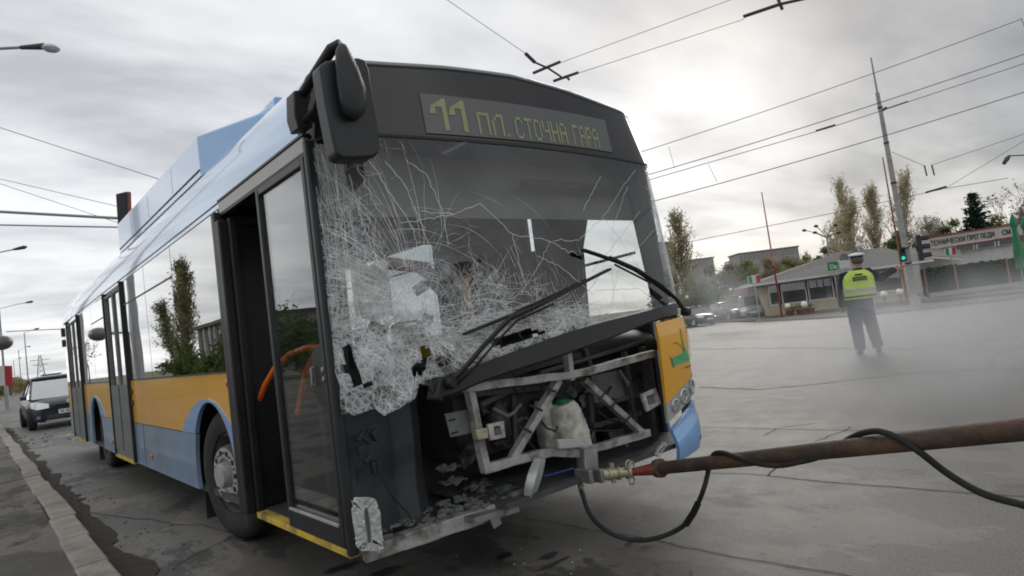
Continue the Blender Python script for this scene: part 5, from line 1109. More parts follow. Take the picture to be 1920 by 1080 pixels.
# inspection station with its long sign board
dS = 55; a, b, c, d4 = at(1722, 451, dS), at(1912, 421, dS), at(1914, 440, dS), at(1734, 470, dS)
st = thing('inspection_station', 'long building with a white sign board reading technical inspections in Cyrillic', 'building', ((a.x+b.x)/2, (a.y+b.y)/2, -.5)); b = at(1990, 408, dS); c = at(1992, 427, dS)
n = (b-a).cross(d4-a).normalized(); n = n if n.dot(CAM-a) > 0 else -n
mat('signpale', (.50, .48, .45), .6, var=.06)
sb = MB().prism([a, b, c, d4], -n*.25).build('sign_board', 'signpale', st); x = (b-a).normalized(); y = (a-d4).normalized(); y = (y-x*y.dot(x)).normalized()
for q0, q1, dv in ((a, b, .09), (d4, c, -.10)): MB().bar(q0+y*dv+n*.03, q1+y*dv+n*.03, .06, .16, y).build('sign_edge', 'roofred', sb)
hh = (a-d4).length; s0 = at(1745, 461.5, dS); text('lettering', 'ТЕХНИЧЕСКИ ПРЕГЛЕДИ', 'black', sb, s0+n*.03, (at(1863, 443.5, dS)-s0), y, .60, sx=.74)
s1 = at(1879, 441, dS); text('lettering', 'СМ', 'black', sb, s1+n*.03, (at(1863, 443.5, dS)-s0), y, .60, sx=.80)
lo = [V((q.x, q.y, -.5)) for q in (a, b)]; back = -n*V((1, 1, 0))*6
MB().prism([lo[0]-n*.4, lo[1]-n*.4, V((b.x, b.y, b.z-1.0))-n*.4, V((a.x, a.y, a.z-1.0))-n*.4], back).build('wall', 'wallwhite', st); MB().prism([a-n*.3+V((0, 0, -.9)), b-n*.3+V((0, 0, -.9)), b-n*.3+V((0, 0, -.6)), a-n*.3+V((0, 0, -.6))], back*1.05).build('roof', 'roofgrey', st)
for u0, u1, v0 in ((1790, 1826, 459), (1830, 1866, 453), (1871, 1902, 447), (1906, 1940, 441)):
    q = [at(u0, v0, dS), at(u1, v0-5.5, dS), at(u1+1, v0+9, dS), at(u0+1, v0+14.5, dS)]; wf = MB().prism([p+n*.02 for p in q], -n*.3).build('window', 'whitepaint', st); cq = sum(q, V((0, 0, 0)))/4; MB().prism([cq.lerp(p, .86)+n*.05 for p in q], -n*.04).build('pane', 'winfar', wf)
# lean-to canopy between cafe and hedge
q = [at(1700, 480, 49), at(1806, 486, 49), at(1800, 470, 55), at(1706, 468, 55)]; T = thing('canopy', 'flat dark canopy on posts between the cafe and the hedge', 'canopy', (q[0].x, q[0].y, -.5)); MB().prism(q, (0, 0, .14)).build('roof', 'roofgrey', T)
for p in q[:2]: MB().tube([p, V((p.x, p.y, -.5))], .05, 6).build('post', 'whitepaint', T)
for s_, e_ in ((q[0], q[1]), ): MB().bar(s_, e_, .08, .16).build('beam', 'whitepaint', T)
# hedge screen with pink posts
hp = [(1738, 557, 505), (1795, 550, 496), (1893, 541, 483), (1990, 530, 470)]; hd = 45
hb = [at(u, v, hd) for u, v, _ in hp]
hg = thing('hedge_fence', 'green hedge screen held between pink posts beside the road', 'fence', (hb[1].x, hb[1].y, gz(hb[1].x))); cw = MB(); r_ = random.Random(3)
for (p, q, v0) in zip(hb, hb[1:], hp):
    h = 2.0; zg = gz(p.x)+.1
    for _ in range(3800):
        t = r_.random(); zz_ = r_.random(); x = p.lerp(q, t); hh_ = h*zz_; 
        if zz_ > .92 and noise.noise(V((t*9, 0, p.x))) > 0: continue
        leaf_(cw, V((x.x, x.y, zg+hh_+.08*noise.noise(V((t*14, 1, 1)))))+D_*r_.gauss(.1, .10), r_.uniform(.05, .12), r_)
cw.build('foliage', 'leafhedge', hg)
MB().bar(hb[0]+D_*.25+V((0, 0, 1.0-hb[0].z+gz(40)+.1)), hb[-1]+D_*.25+V((0, 0, 1.0-hb[-1].z+gz(40)+.1)), .1, 1.9).build('screen', 'leafhedge', hg)
for p in hb: MB().tube([V((p.x, p.y, gz(p.x)))-D_*.15, V((p.x, p.y, gz(p.x)+2.12))-D_*.15], .055, 8).build('post', 'pinkpaint', hg)
p, q = hb[0]-D_*.3, hb[-1]-D_*.3; T = thing('plinth_wall', 'low concrete plinth along the foot of the hedge', 'wall', (p.x, p.y, gz(p.x))); seg('wall', 'concrete', V((p.x, p.y, gz(p.x)+.05)), V((q.x, q.y, gz(q.x)+.05)), .3, .2, T)
# closed parasols
for i, (u, v0, v1, dep) in enumerate(((1897, 402, 503, 41), (1918, 408, 498, 42.5))):
    a_, b_ = at(u, v0, dep), at(u+14, v1, dep); b_ = V((a_.x, a_.y, b_.z)); T = thing('parasol', ['closed green cafe parasol in front of the sign board end', 'closed green cafe parasol cut by the right edge of the view'][i], 'parasol', (a_.x, a_.y, gz(a_.x)), 'closed green parasols'); H_ = a_.z-b_.z
    rws = []
    for j in range(12):
        t = j/11; rr_ = pl([(0, .04), (.06, .13), (.2, .24), (.26, .11), (.34, .15), (.72, .27), (.8, .2), (1, .26)], t); rws.append([V((a_.x, a_.y, a_.z-H_*t))+V((math.cos(k/20*6.283), math.sin(k/20*6.283), 0))*rr_*(1+.16*math.cos(k/20*6.283*5)) for k in range(21)])
    MB().grid(rws).build('canopy', 'green', T, smooth=True); MB().tube([V((a_.x, a_.y, gz(a_.x))), a_+V((0, 0, .12))], .03, 8).build('pole', 'galv', T); MB().box(V((a_.x, a_.y, gz(a_.x)+.15)), (.6, .6, .12)).build('base', 'concrete', T)
# globe lamps
mat('globewhite', (.8, .8, .78), .25, var=.03, coat=.4)
for i, (u, v, r_, vb, dep) in enumerate([(1288, 557, 3.2, 578, 52), (1370, 543, 3, 565, 54), (1412, 540, 3, 562, 50), (1477, 574, 5, 596, 41.5), (1508, 571, 6.3, 592, 41), (1657, 552, 6.6, 572, 38.5), (1687, 548, 6.6, 568, 38.5)]):
    p = at(u, v, dep); g = gz(p.x)+.1; T = thing('globe_lamp', ['white globe lamp at the left end of the low wall', 'white globe lamp against the bushes left of the kiosk roof', 'white globe lamp above the kiosk under the cafe eave', 'white globe lamp close right of the thin red pole foot', 'white globe lamp on the planter under the second cafe window', 'white globe lamp just right of the policeman legs', 'white globe lamp beside the big concrete pole'][i], 'lamp', (p.x, p.y, g), 'white globe lamps')
    R0 = r_/FPX*dep; MB().sphere(p, R0, 14).build('globe', 'globewhite', T, smooth=True); MB().tube([V((p.x, p.y, g)), p-V((0, 0, R0*.9))], .035, 8).lathe([(.09, -.02), (.06, .04)], p-V((0, 0, R0)), (0, 0, 1), 10).build('post', 'roofred' if i < 5 else 'darkgrey', T)
pp = at(1500, 590, 42); T = thing('planter', 'red flower planters in front of the cafe window', 'planter', (pp.x, pp.y, gz(pp.x))); 
for du in (-18, 2, 20):
    q = at(1500+du, 588, 42); q.z = gz(q.x)+.25; MB().lathe([(.20, -.2), (.30, .15), (.32, .2), (.26, .2)], q, (0, 0, 1), 12).build('pot', 'roofred', T, smooth=True); cw = MB(); r_ = random.Random(du)
    for _ in range(80): leaf_(cw, q+V((r_.gauss(0, .17), r_.gauss(0, .17), .35+r_.gauss(0, .1))), .07, r_)
    cw.build('plants', 'leafgreen', T)
# ------------------------------------------------------------------ poles
pb = Gd(1718, 578); dP = depth(pb); tp = at(1633, 108, dP)
ptop = V((tp.x, tp.y, tp.z))
cp = thing('utility_pole', 'tall tapering concrete catenary pole beside the cafe', 'pole', pb)
pts = [pb.lerp(ptop, t) for t in (0, .02, .5, .8, .86, .861, 1)]
MB().tube(pts, [.22, .17, .13, .10, .095, .05, .035], 14).build('shaft', 'concrete', cp, smooth=True)
MB().lathe([(.26, 0), (.26, .55), (.20, .62)], pb, (ptop-pb), 14).build('base_collar', 'concrete', cp, smooth=True)
for t in (.18, .24, .5, .66, .80): MB().lathe([(.17-.07*t+.01, -.05), (.17-.07*t+.01, .05)], pb.lerp(ptop, t), (ptop-pb), 14).build('band', 'darkgrey', cp)
for i, (u0, v0, u1, v1, dep, lb) in enumerate([(1467, 598, 1428, 360, 41, 'thin red and white striped pole in front of the cafe'), (1703, 572, 1655, 295, 37, 'thin red and white striped pole close left of the concrete pole'), (1585, 470, 1569, 352, 80, 'distant thin grey mast left of the poplars')]):
    a_, b_ = at(u0, v0, dep), at(u1, v1, dep); T = thing('striped_pole' if i < 2 else 'mast', lb, 'pole', (a_.x, a_.y, gz(a_.x)), None); a_.z = gz(a_.x) if i == 2 else a_.z
    n_ = 8 if i < 2 else 1
    if i == 2: MB().tube([a_, b_], [.06, .03], 6).build('shaft', 'galv', T)
    else:
        MB().tube([a_, a_.lerp(b_, .42)], [.07, .055], 8).build('shaft', 'redpaint' if i == 0 else mat('rustred', (.27, .09, .05), .7), T, smooth=True)
        MB().tube([a_.lerp(b_, .42), b_], [.055, .03], 8).build('upper_shaft', 'pinkpaint' if i == 0 else 'rustred', T, smooth=True)
# traffic lights
def signal(u, v0, v1, dep, nl, label, r_=.11, lit=None):
    a_, b_ = at(u, v0, dep), at(u, v1, dep); b_ = V((a_.x, a_.y, b_.z)); H_ = a_.z-b_.z; T = thing('traffic_light', label, 'traffic light', (a_.x, a_.y, gz(a_.x)+2), None)
    fx = V((.45, -.89, 0)) if lit is None else V((-.9, -.43, 0)); M = V((0, 0, 1)).cross(fx); MM = Matrix(((M.x, fx.x, 0), (M.y, fx.y, 0), (0, 0, 1)))
    MB().box(a_.lerp(b_, .5), (.34 if nl > 2 else .28, .22, H_), MM).build('housing', 'darkplastic', T, bevel=.02)
    for k in range(nl):
        c = a_.lerp(b_, (k+.5)/nl)+fx*.11; rr_ = H_/nl*(.36 if lit is None else .25); ln_ = MB().lathe([(rr_, 0), (rr_*.95, .02), (.01, .035)], c, fx, 14).build('lens', mat('litgreen', (.02, .6, .4), .4, emit=1.2) if lit == k else 'darkplastic', T)
        rws = [[c+fx*q+M*rr_*1.12*math.cos(al)+V((0, 0, rr_*1.12*math.sin(al))) for al in [math.pi*(j/12*1.3-.15) for j in range(13)]] for q in (0, rr_*2.2)]; MB().grid(rws, (0, 0, .006)).build('visor', 'darkplastic', T, smooth=True)
    MB().box(a_.lerp(b_, .5)-fx*.13, (.08, .05, .3), MM).build('bracket', 'darkgrey', T); return T
signal(1720, 441, 490, dP-.25, 3, 'black three lamp traffic light on the right of the concrete pole'); signal(1690, 464, 491, dP-.2, 2, 'small pedestrian light showing green on the left of the concrete pole', lit=1)
# branching floodlight mast
ml = thing('lamp_mast', 'branching street lamp with several arms above the cafe roof', 'street lamp', at(1556, 530, 58).xy.to_3d()+V((0, 0, -.5))); b_ = at(1550, 446, 58); MB().tube([V((b_.x, b_.y, -.5)), b_], .07, 8).build('pole', 'galv', ml)
for (u, v) in ((1508, 432), (1528, 436), (1530, 424), (1566, 422), (1572, 436)):
    e_ = at(u, v, 58+(u % 3)-1); ar = MB().tube([b_, b_.lerp(e_, .6)+V((0, 0, .1)), e_], .035, 6).build('arm', 'darkgrey', ml); MB().sphere(e_, .22, 10, 1.4, .8, .6).build('lamp_head', 'darkgrey', ar, smooth=True)
# right lamp
a_ = at(1886, 297, 22); T = thing('street_lamp', 'dark street lamp hanging at the upper right edge', 'street lamp', at(2010, 560, 24).xy.to_3d()+V((0, 0, gz(20)))); rb = at(2005, 285, 24); MB().tube([V((rb.x, rb.y, 0)), rb], .06, 8).build('pole', 'galv', T); MB().tube([rb, at(1920, 291, 22.4), at(1892, 292, 22)], .022, 6).build('arm', 'darkgrey', T); MB().tube([at(1893, 292, 22), at(1888, 298, 22), at(1882, 307, 22)], [.04, .08, .06], 8).build('lamp_head', 'darkgrey', T, smooth=True)
# ------------------------------------------------------------------ overhead wires
def wire(pts, label, r_=.0085, name='overhead_wire', sag=0, heights=None):
    P = []
    for q in pts: P.append(at(q[0], q[1], q[2]))
    off = lambda q: q[0] < 0 or q[0] > 1925 or q[1] < 0
    if len(P) > 1 and off(pts[0]): P.insert(0, P[0]+(P[0]-P[1]).normalized()*14)
    if off(pts[-1]): P.append(P[-1]+(P[-1]-P[-2]).normalized()*14)
    mb = MB(); Q = []
    for a, b in zip(P, P[1:]):
        for k in range(8): t = k/8; p = a.lerp(b, t); p.z -= sag*4*t*(1-t); Q.append(p)
    Q.append(P[-1]); da = sum(depth(p) for p in P)/len(P)
    mb.tube(Q, [r_*.66*max(.25, depth(p)/12) for p in Q], 5); o = mb.build(name, 'wire', None); return tag(o, label, 'wire', 'overhead wires')
wire([(830, -6, 9), (985, 100, 10)], 'overhead wire slanting down to the crossing fitting above the bus roof')
wire([(1050, 118, 10.3), (1385, -6, 13)], 'upper of the two contact wires leaving the fitting above the bus roof', .008)
wire([(1082, 138, 10.5), (1395, 36, 12.5)], 'lower of the two contact wires leaving the fitting above the bus roof', .008)
wire([(1180, 292, 26), (1915, 36, 20)], 'highest thin wire passing behind the top of the concrete pole', .010, sag=.1); wire([(1180, 338, 25), (1960, 88, 19)], 'span wire crossing the pole above its bracket', .012, sag=.1); wire([(1180, 348, 26), (1560, 238, 26), (1652, 208, 27), (1960, 106, 21)], 'span wire fixed to the bracket of the concrete pole', .010)
wire([(1180, 389, 25), (1960, 160, 19)], 'lowest long contact wire crossing the concrete pole', .012, sag=.12); wire([(1250, 462, 50), (1560, 400, 48), (1770, 354, 44), (1890, 334, 42)], 'faint distant wire running past the poplar tops', .008)
wire([(1672, 285, dP), (1733, 311, dP-1)], 'short wire from the pole to the two hanging fittings', .007); wire([(1748, 309, dP-1), (1960, 238, dP-4)], 'wire running right from the two hanging fittings', .007); wire([(1773, 353, 40), (1960, 240, 30)], 'slanting wire rising from the dark section insulator', .007)
wire([(1254, 275, 25), (1265, 316, 25)], 'short left dropper between two wires right of the bus', .006); wire([(1328, 308, 25), (1345, 342, 25)], 'short right dropper between two wires right of the bus', .006); wire([(1915, 34, 20), (1935, 90, 20)], 'short dropper at the top right corner', .008)
wire([(-10, 236, 30), (292, 334, 26), (480, 396, 24)], 'single wire sloping down from the left edge towards the bus roof', .010); wire([(-10, 333, 34), (225, 388, 30), (420, 436, 27)], 'upper of two faint wires sloping to the signal back', .008); wire([(-10, 341, 34), (228, 420, 28), (420, 486, 25)], 'lower of two faint wires sloping to the signal back', .008)
wire([(12, 622, 60), (90, 618, 55), (125, 617, 50), (420, 606, 38)], 'level wire from the near lamp post to the bus rear', .012)
def fitting(bars, label, name='wire_fitting'):
    T = thing(name, label, 'wire fitting', at(*bars[0][0]).xy.to_3d()+V((0, 0, at(*bars[0][0]).z)), None)
    for (p, q, r_, nm) in bars: MB().tube([at(*p), at(*p).lerp(at(*q), .5), at(*q)], r_, 8).build(nm, 'darkgrey' if r_ < .05 else 'black', T, smooth=True)
    return T
fitting([((1000, 137, 10.1), (1050, 116, 10.3), .024, 'runner_bar'), ((1038, 152, 10.4), (1084, 136, 10.5), .024, 'runner_bar'), ((985, 100, 10), (1003, 117, 10.1), .028, 'insulator'), ((1003, 117, 10.1), (1028, 128, 10.2), .016, 'strap'), ((1028, 128, 10.2), (1052, 144, 10.4), .016, 'strap'), ((1060, 142, 10.4), (1068, 150, 10.4), .02, 'clamp')], 'dark crossing fitting of bars and insulators above the bus roof')
fitting([((1394, 31, 12.5), (1462, 8, 12.4), .035, 'insulator_bar'), ((1462, 8, 12.4), (1515, -4, 12.3), .03, 'insulator_bar'), ((1458, -4, 12.4), (1467, 18, 12.4), .03, 'clamp')], 'long dark section insulator at the top edge')
fitting([((1530, 245, 26), (1566, 234, 26), .03, 'insulator')], 'small insulator on the wire left of the concrete pole'); fitting([((1650, 210, dP), (1662, 202, dP), .07, 'clamp'), ((1662, 204, dP), (1702, 190, dP), .03, 'strap')], 'wire clamp on the upper part of the concrete pole')
fitting([((1733, 310, dP-1), (1738, 330, dP-1), .035, 'hanger')], 'left of the two hanging wire fittings beside the concrete pole'); fitting([((1747, 309, dP-1), (1752, 329, dP-1), .035, 'hanger')], 'right of the two hanging wire fittings beside the concrete pole')
fitting([((1736, 361, 40), (1774, 350, 40), .06, 'insulator')], 'dark section insulator above the long sign board')
# ================================================================== left side
def lamp(u0, v0, pts, dep, label, head=.16, base=None):
    P = [at(u, v, dep) for u, v in pts]; b_ = at(u0, v0, dep); g = V((b_.x, b_.y, .0)); T = thing('street_lamp', label, 'street lamp', g, 'street lamps along the kerb'); MB().tube([g, V((b_.x, b_.y, P[0].z))], [.11, .07], 8).build('pole', 'galv', T, smooth=True)
    MB().tube([V((b_.x, b_.y, P[0].z))]+P, .028, 6).build('arm', 'galv', T, smooth=True); e_ = P[-1]; d = (P[-1]-P[-2]).normalized(); MB().tube([e_-d*.25, e_, e_+d*head*2.4, e_+d*head*3.6], [.04, head*.6, head*.75, head*.2], 10).build('lamp_head', 'darkgrey', T, smooth=True)
    return T, e_, d
T, e_, d = lamp(-130, 95, [(-100, 94), (0, 91), (62, 88)], 13, 'nearest street lamp reaching in at the upper left corner', .09); MB().sphere(e_+d*.36-V((0, 0, .05)), .13, 12, 1.25, 1, .62).build('bowl', 'lampwhite', T, smooth=True)
lamp(-60, 485, [(-50, 484), (0, 473), (34, 466)], 30, 'second street lamp, its head cut into view halfway up the left edge', .12); lamp(11, 740, [(11, 576), (30, 571), (52, 567)], 60, 'full street lamp post standing left of the navy car', .15)
lamp(53, 716, [(53, 622), (60, 618), (66, 617)], 110, 'distant street lamp just above the navy car roof', .2); lamp(40, 722, [(40, 655), (46, 651), (52, 650)], 150, 'more distant lamp post left of the navy car', .2); lamp(29, 722, [(29, 675), (33, 673), (36, 672)], 190, 'farthest tiny lamp post near the billboard', .2)
# lattice pylon
p0 = at(79, 722, 320); z1 = at(79, 665, 320).z; T = thing('pylon', 'tiny distant lattice electricity pylon above the navy car', 'pylon', (p0.x, p0.y, 0)); mb = MB()
for sx_ in (-1, 1):
    for sy_ in (-1, 1): mb.tube([V((p0.x+sx_*2.2, p0.y+sy_*2.2, 0)), V((p0.x+sx_*.4, p0.y+sy_*.4, z1))], .16, 4)
for k in range(7):
    z = z1*k/7; w_ = 2.2-1.8*k/7; mb.tube([V((p0.x-w_, p0.y, z)), V((p0.x+w_*.9, p0.y, z+z1/7))], .1, 4).tube([V((p0.x+w_, p0.y, z)), V((p0.x-w_*.9, p0.y, z+z1/7))], .1, 4)
mb.build('lattice', 'galv', T); MB().tube([V((p0.x-4, p0.y, z1*.85)), V((p0.x+4, p0.y, z1*.85))], .14, 4).tube([V((p0.x-3, p0.y, z1*.7)), V((p0.x+3, p0.y, z1*.7))], .14, 4).build('crossarm', 'galv', T)
# back of a signal on a gantry arm
a_ = at(228, 394, 20); T = thing('gantry_signal', 'dark flat signal seen from behind on two long gantry arms', 'traffic light', (at(-90, 700, 20).x, at(-90, 700, 20).y, 0)); g0 = at(-90, 400, 20)
MB().prism([at(217, 364, 20), at(237, 359, 20), at(239, 421, 20), at(221, 428, 20)], CF*.16).build('housing', 'darkplastic', T, bevel=.01); MB().tube([at(219, 409, 20.1), at(110, 403, 20.1), at(-90, 392, 20.1)], .045, 8).build('arm', 'galv', T, smooth=True); MB().tube([at(220, 426, 20.1), at(110, 424, 20.1), at(-90, 420, 20.1)], .024, 8).build('arm', 'galv', T, smooth=True)
MB().tube([V((g0.x, g0.y, 0)), V((g0.x, g0.y, g0.z+.5))], .12, 10).build('pole', 'galv', T, smooth=True); MB().prism([at(238, 360, 19.98), at(240, 359, 19.98), at(242, 420, 19.98), at(240, 421, 19.98)], CF*.16).build('edge', 'roofred', T)
# billboard, hooded phone, wall of low buildings far off
T, P, n = board([(-40, 687), (20, 686), (22, 722), (-38, 726)], 42, 'signred', 'red and white billboard beyond the pavement at the left edge', 'billboard', parts=[((.55, .8), 'signwhite')], cat='billboard'); 
for q in (P[2]-V((.3, 0, 0)),): MB().tube([q, V((q.x, q.y, 0))], .12, 8).build('post', 'galv', T)
mb = MB(); c = at(2, 643, 13); mat('hood', (.13, .12, .10), .45, var=.15, coat=.4); T = thing('phone_hood', 'rounded brown grey hood of a kerbside booth cut off by the left edge', 'booth', (c.x-.1, c.y, .1)); MB().sphere(c, .20, 20, 1, 1, .75).build('hood', 'hood', T, smooth=True); MB().tube([V((c.x-.6, c.y+.3, .1)), V((c.x-.6, c.y+.3, c.z)), c], .05, 10).build('post', 'galv', T)
for i, (u0, u1, v, dep, m_) in enumerate(((88, 112, 703, 240, 'facade'), (-30, 26, 716, 200, 'facadewarm'), (30, 60, 716, 220, 'facade'))):
    a_, b_ = at(u0, hor(u0), dep), at(u1, hor(u1), dep); z = max(2.5, at(u0, v, dep).z); T = thing('shed', ['small flat building far behind the navy car roof', 'pale low building beyond the billboard', 'grey low building beyond the lamp posts'][i], 'building', (a_.x, a_.y, 0), None); MB().box((a_+b_)/2*V((1, 1, 0)) if False else V(((a_.x+b_.x)/2, (a_.y+b_.y)/2+5, z/2)), ((b_-a_).length, 10, z)).build('wall', m_, T); MB().box(V(((a_.x+b_.x)/2, (a_.y+b_.y)/2+5, z+.15)), ((b_-a_).length+1, 11, .3)).build('roof', 'midgrey', T)
for i, (u, vt, dep) in enumerate(((20, 712, 120), (36, 708, 130), (-10, 705, 90))):
    p = at(u, hor(u), dep); tree('bush', (p.x, p.y, 0), max(2, at(u, vt, dep).z), 5, ['small bush by the road beneath the distant lamp posts', 'bush behind the navy car mirror', 'bush under the billboard edge'][i], 150+i, name='bush', leafm='leafbrown', cat='bush')
gv = MB(); r_ = random.Random(9)
gv.grid([[(-9, 27, .112), (-1.3, 27, .112)], [(-9, 120, .112), (-1.3, 120, .112)]]); tag(gv.build('lawn', 'grass'), 'strip of grass beside the pavement behind the navy car', 'lawn', kind='structure')
# flat building mirrored in the windows
T = thing('flat_building', 'low flat roofed building with columns mirrored in the side window', 'building', (-18, 54, 0)); MB().box((-19, 57.5, 2.3), (7, 14, 4.6)).build('wall', 'facade', T); MB().box((-18.8, 57.5, 4.75), (7.8, 14.6, .3)).build('roof', 'darkgrey', T)
for k in range(8): MB().box((-15.35, 51.0+k*1.85, 2.3), (.3, .25, 4.6)).build('column', 'whitepaint', T)
for k in range(7): MB().box((-15.46, 51.9+k*1.85, 2.4), (.1, 1.4, 3.2)).build('window', 'winfar', T)
# ================================================================== cars
def carbody(T, col_, Lc, Wc, Hc, suv=False, detail=False, glassm='carglass'):
    """local space: nose towards -y, origin on the ground under the centre"""
    h2 = Wc/2; hb = .98 if suv else .88; k = Hc/1.45
    st = [(-Lc/2, .30, .58, .72), (-Lc/2+.08, .22, .68, .84), (-Lc/2+.38, .20, .80, .95), (-Lc/2+.95, .20, hb-.02, 1.0), (-.05*Lc-.35, .22, hb+.06, 1.0), (.2*Lc, .22, hb+.08, 1.0), (Lc/2-.35, .24, hb+.10, .97), (Lc/2-.06, .30, hb+.04, .90), (Lc/2, .42, hb-.1, .84)]
    mb = MB(); rows = []
    for y, zb_, zt__, w_ in st:
        w = h2*w_; rows.append([V((x*w, y+(abs(x)**3)*(.16 if y < -Lc/2+.5 else (-.12 if y > Lc/2-.5 else 0)), lerp(zb_, zt__, z))) for x, z in ((0, 0), (.7, 0), (.93, .04), (.99, .3), (1, .62), (.97, .86), (.88, .97), (.5, 1.02), (0, 1.04), (-.5, 1.02), (-.88, .97), (-.97, .86), (-1, .62), (-.99, .3), (-.93, .04), (-.7, 0), (0, 0))])
    mb.grid(rows); k1 = len(mb.v)
    mb.add(rows[0], [tuple(range(16))[::-1]]); mb.add(rows[-1], [tuple(range(16))])
    b = mb.build('body', col_, T, smooth=True, local=True, angle=45)
    y0, y1, y2, y3 = -Lc*.29, -Lc*.05, (Lc*.33 if suv else Lc*.20), Lc*.47; zr = Hc; cab = []
    for y, z, w_ in ((y0, hb, .90), (y1, zr-.03, .74), (0, zr, .74), (y2, zr-.04, .72), (y3, hb+.08, .86)):
        cab.append([V((x*h2*w_ if f else x*h2*.93, y, z if f else hb+.02)) for x, f in ((-1, 0), (-1, 1), (-.7, 1.0), (.7, 1.0), (1, 1), (1, 0))])
    MB().grid(cab).build('window', glassm, T, smooth=False, local=True)
    rf_ = [[V((x*h2*w_, y, z+.012+(.03 if abs(x) < .9 else 0))) for x in (-1.02, -.8, 0, .8, 1.02)] for y, z, w_ in ((y1-.04, zr-.04, .745), (0, zr, .745), (y2+.04, zr-.04, .725))]; MB().grid(rf_, (0, 0, .02)).build('roof', col_, T, smooth=True, local=True)
    pm = MB()
    for sx_ in (-1, 1):
        a_ = V((sx_*h2*.90, y0, hb)); b_ = V((sx_*h2*.745, y1, zr-.02)); pm.tube([a_, b_], .03, 6).tube([b_, V((sx_*h2*.74, 0, zr+.005)), V((sx_*h2*.725, y2, zr-.03)), V((sx_*h2*.86, y3, hb+.06))], .028, 6).tube([V((sx_*h2*.93, .05, hb)), V((sx_*h2*.745, .03, zr-.02))], .028, 6)
    pm.build('pillar', col_, T, local=True, smooth=True)
    MB().box((0, .2, hb-.02), (Wc*.8, Lc*.55, .1)).build('cabin_sill', 'interior', T, local=True)
    for sx_ in (-1, 1):
        for yy in (-Lc*.31, Lc*.30):
            r_ = .33 if not suv else .36; w = sub('wheel', T, T.location+V((sx_*(h2-.10), yy, r_))); w.location = V((sx_*(h2-.10), yy, r_))
            MB().lathe([(r_*.62, .09), (r_*.9, .11), (r_, .07), (r_, -.07), (r_*.8, -.1)], (0, 0, 0), (sx_, 0, 0), 20, False, True).build('tyre', 'rubber', w, smooth=True, local=True)
            MB().lathe([(r_*.62, .08), (r_*.55, .05), (r_*.2, .06), (r_*.1, .08)], (0, 0, 0), (sx_, 0, 0), 20).build('rim', 'hubgrey', w, smooth=True, local=True)
        MB().box((sx_*(h2+.05), y0+.25, hb+.08), (.16, .09, .12)).build('wing_mirror', col_, T, local=True, bevel=.03)
        hlm = MB().add([V((sx_*h2*x, y-Lc/2, z)) for x, y, z in ((.50, .035, .60), (.50, .10, .72), (.80, .24, .80), (.93, .44, .80), (.93, .28, .64), (.80, .12, .58))], [(0, 1, 2, 3, 4, 5) if sx_ < 0 else (5, 4, 3, 2, 1, 0)]); o = hlm.build('headlight', 'reflector', T, local=True); sm = o.modifiers.new('s', 'SOLIDIFY'); sm.thickness = .05; sm.offset = 0
        MB().box((sx_*h2*.80, Lc/2-.03, hb-.12), (.22, .14, .28)).build('tail_light', 'red', T, local=True, bevel=.03)
    MB().box((0, -Lc/2-.005, .36), (Wc*.62, .06, .17)).build('grille', 'black', T, local=True, bevel=.02)
    MB().box((0, -Lc/2+.02, .66), (Wc*.5, .05, .05)).build('upper_grille', 'black', T, local=True, bevel=.01)
    pl_ = MB().box((0, -Lc/2-.045, .47), (.52, .015, .12)).build('number_plate', 'signwhite', T, local=True); MB().box((0, Lc/2+.02, .62), (.52, .015, .12)).build('number_plate', 'signwhite', T, local=True)
    if detail:
        MB().tube([V((-h2*.62, -Lc/2+.0, .245)), V((0, -Lc/2-.045, .235)), V((h2*.62, -Lc/2+.0, .245))], .016, 6).build('chrome_strip', 'alubright', T, local=True)
        for k in range(3): MB().box((0, -Lc/2-.038, .31+.04*k), (Wc*.58, .01, .008)).build('grille_slat', 'midgrey', T, local=True)
        for sx_ in (-1, 1): MB().lathe([(.05, 0), (.045, .03)], (sx_*h2*.78, -Lc/2+.14, .36), (0, -1, 0), 14).build('fog_lamp', 'reflector', T, local=True)
        for k, w_ in enumerate((.03, .03, .0, .03, .03, .03, .03, .0, .03, .03)):
            if w_: MB().box((-.19+.042*k, -Lc/2-.0535, .47), (.022, .003, .06)).build('plate_character', 'black', pl_, local=True)
        MB().lathe([(.055, 0), (.05, .012)], (0, -Lc/2+.0, .74), (0, -1, .2), 16).build('badge', 'alubright', T, local=True)
        MB().box((.12, -Lc*.23, hb+.10), (.36, .2, .01), Matrix.Rotation(.3, 4, 'X')).build('dash_paper', mat('paleblue', (.35, .5, .7), .6), T, local=True)
        for sx_ in (-1, 1): MB().box((sx_*.36, .1, hb+.02), (.46, .14, .62)).build('front_seat', 'interior', T, local=True, bevel=.05)
mat('navy', (.018, .022, .042), .35, var=.05, coat=.25); mat('carsilver', (.42, .43, .43), .35, metal=.3, var=.05, coat=.8); mat('cardarkred', (.10, .02, .022), .3, coat=1, var=.05); mat('carblack', (.02, .02, .022), .3, coat=1); mat('cargreen', (.02, .035, .035), .3, coat=1); glassmat('navyglass', (.35, .38, .38), 2.2, 1.6, base=.45)
T = thing('parked_car', 'navy blue hatchback facing us behind the rear of the bus', 'car', (.72, 22.8, 0)); carbody(T, 'navy', 4.35, 1.84, 1.50, detail=True, glassm='navyglass'); T.rotation_euler = (0, 0, .02)
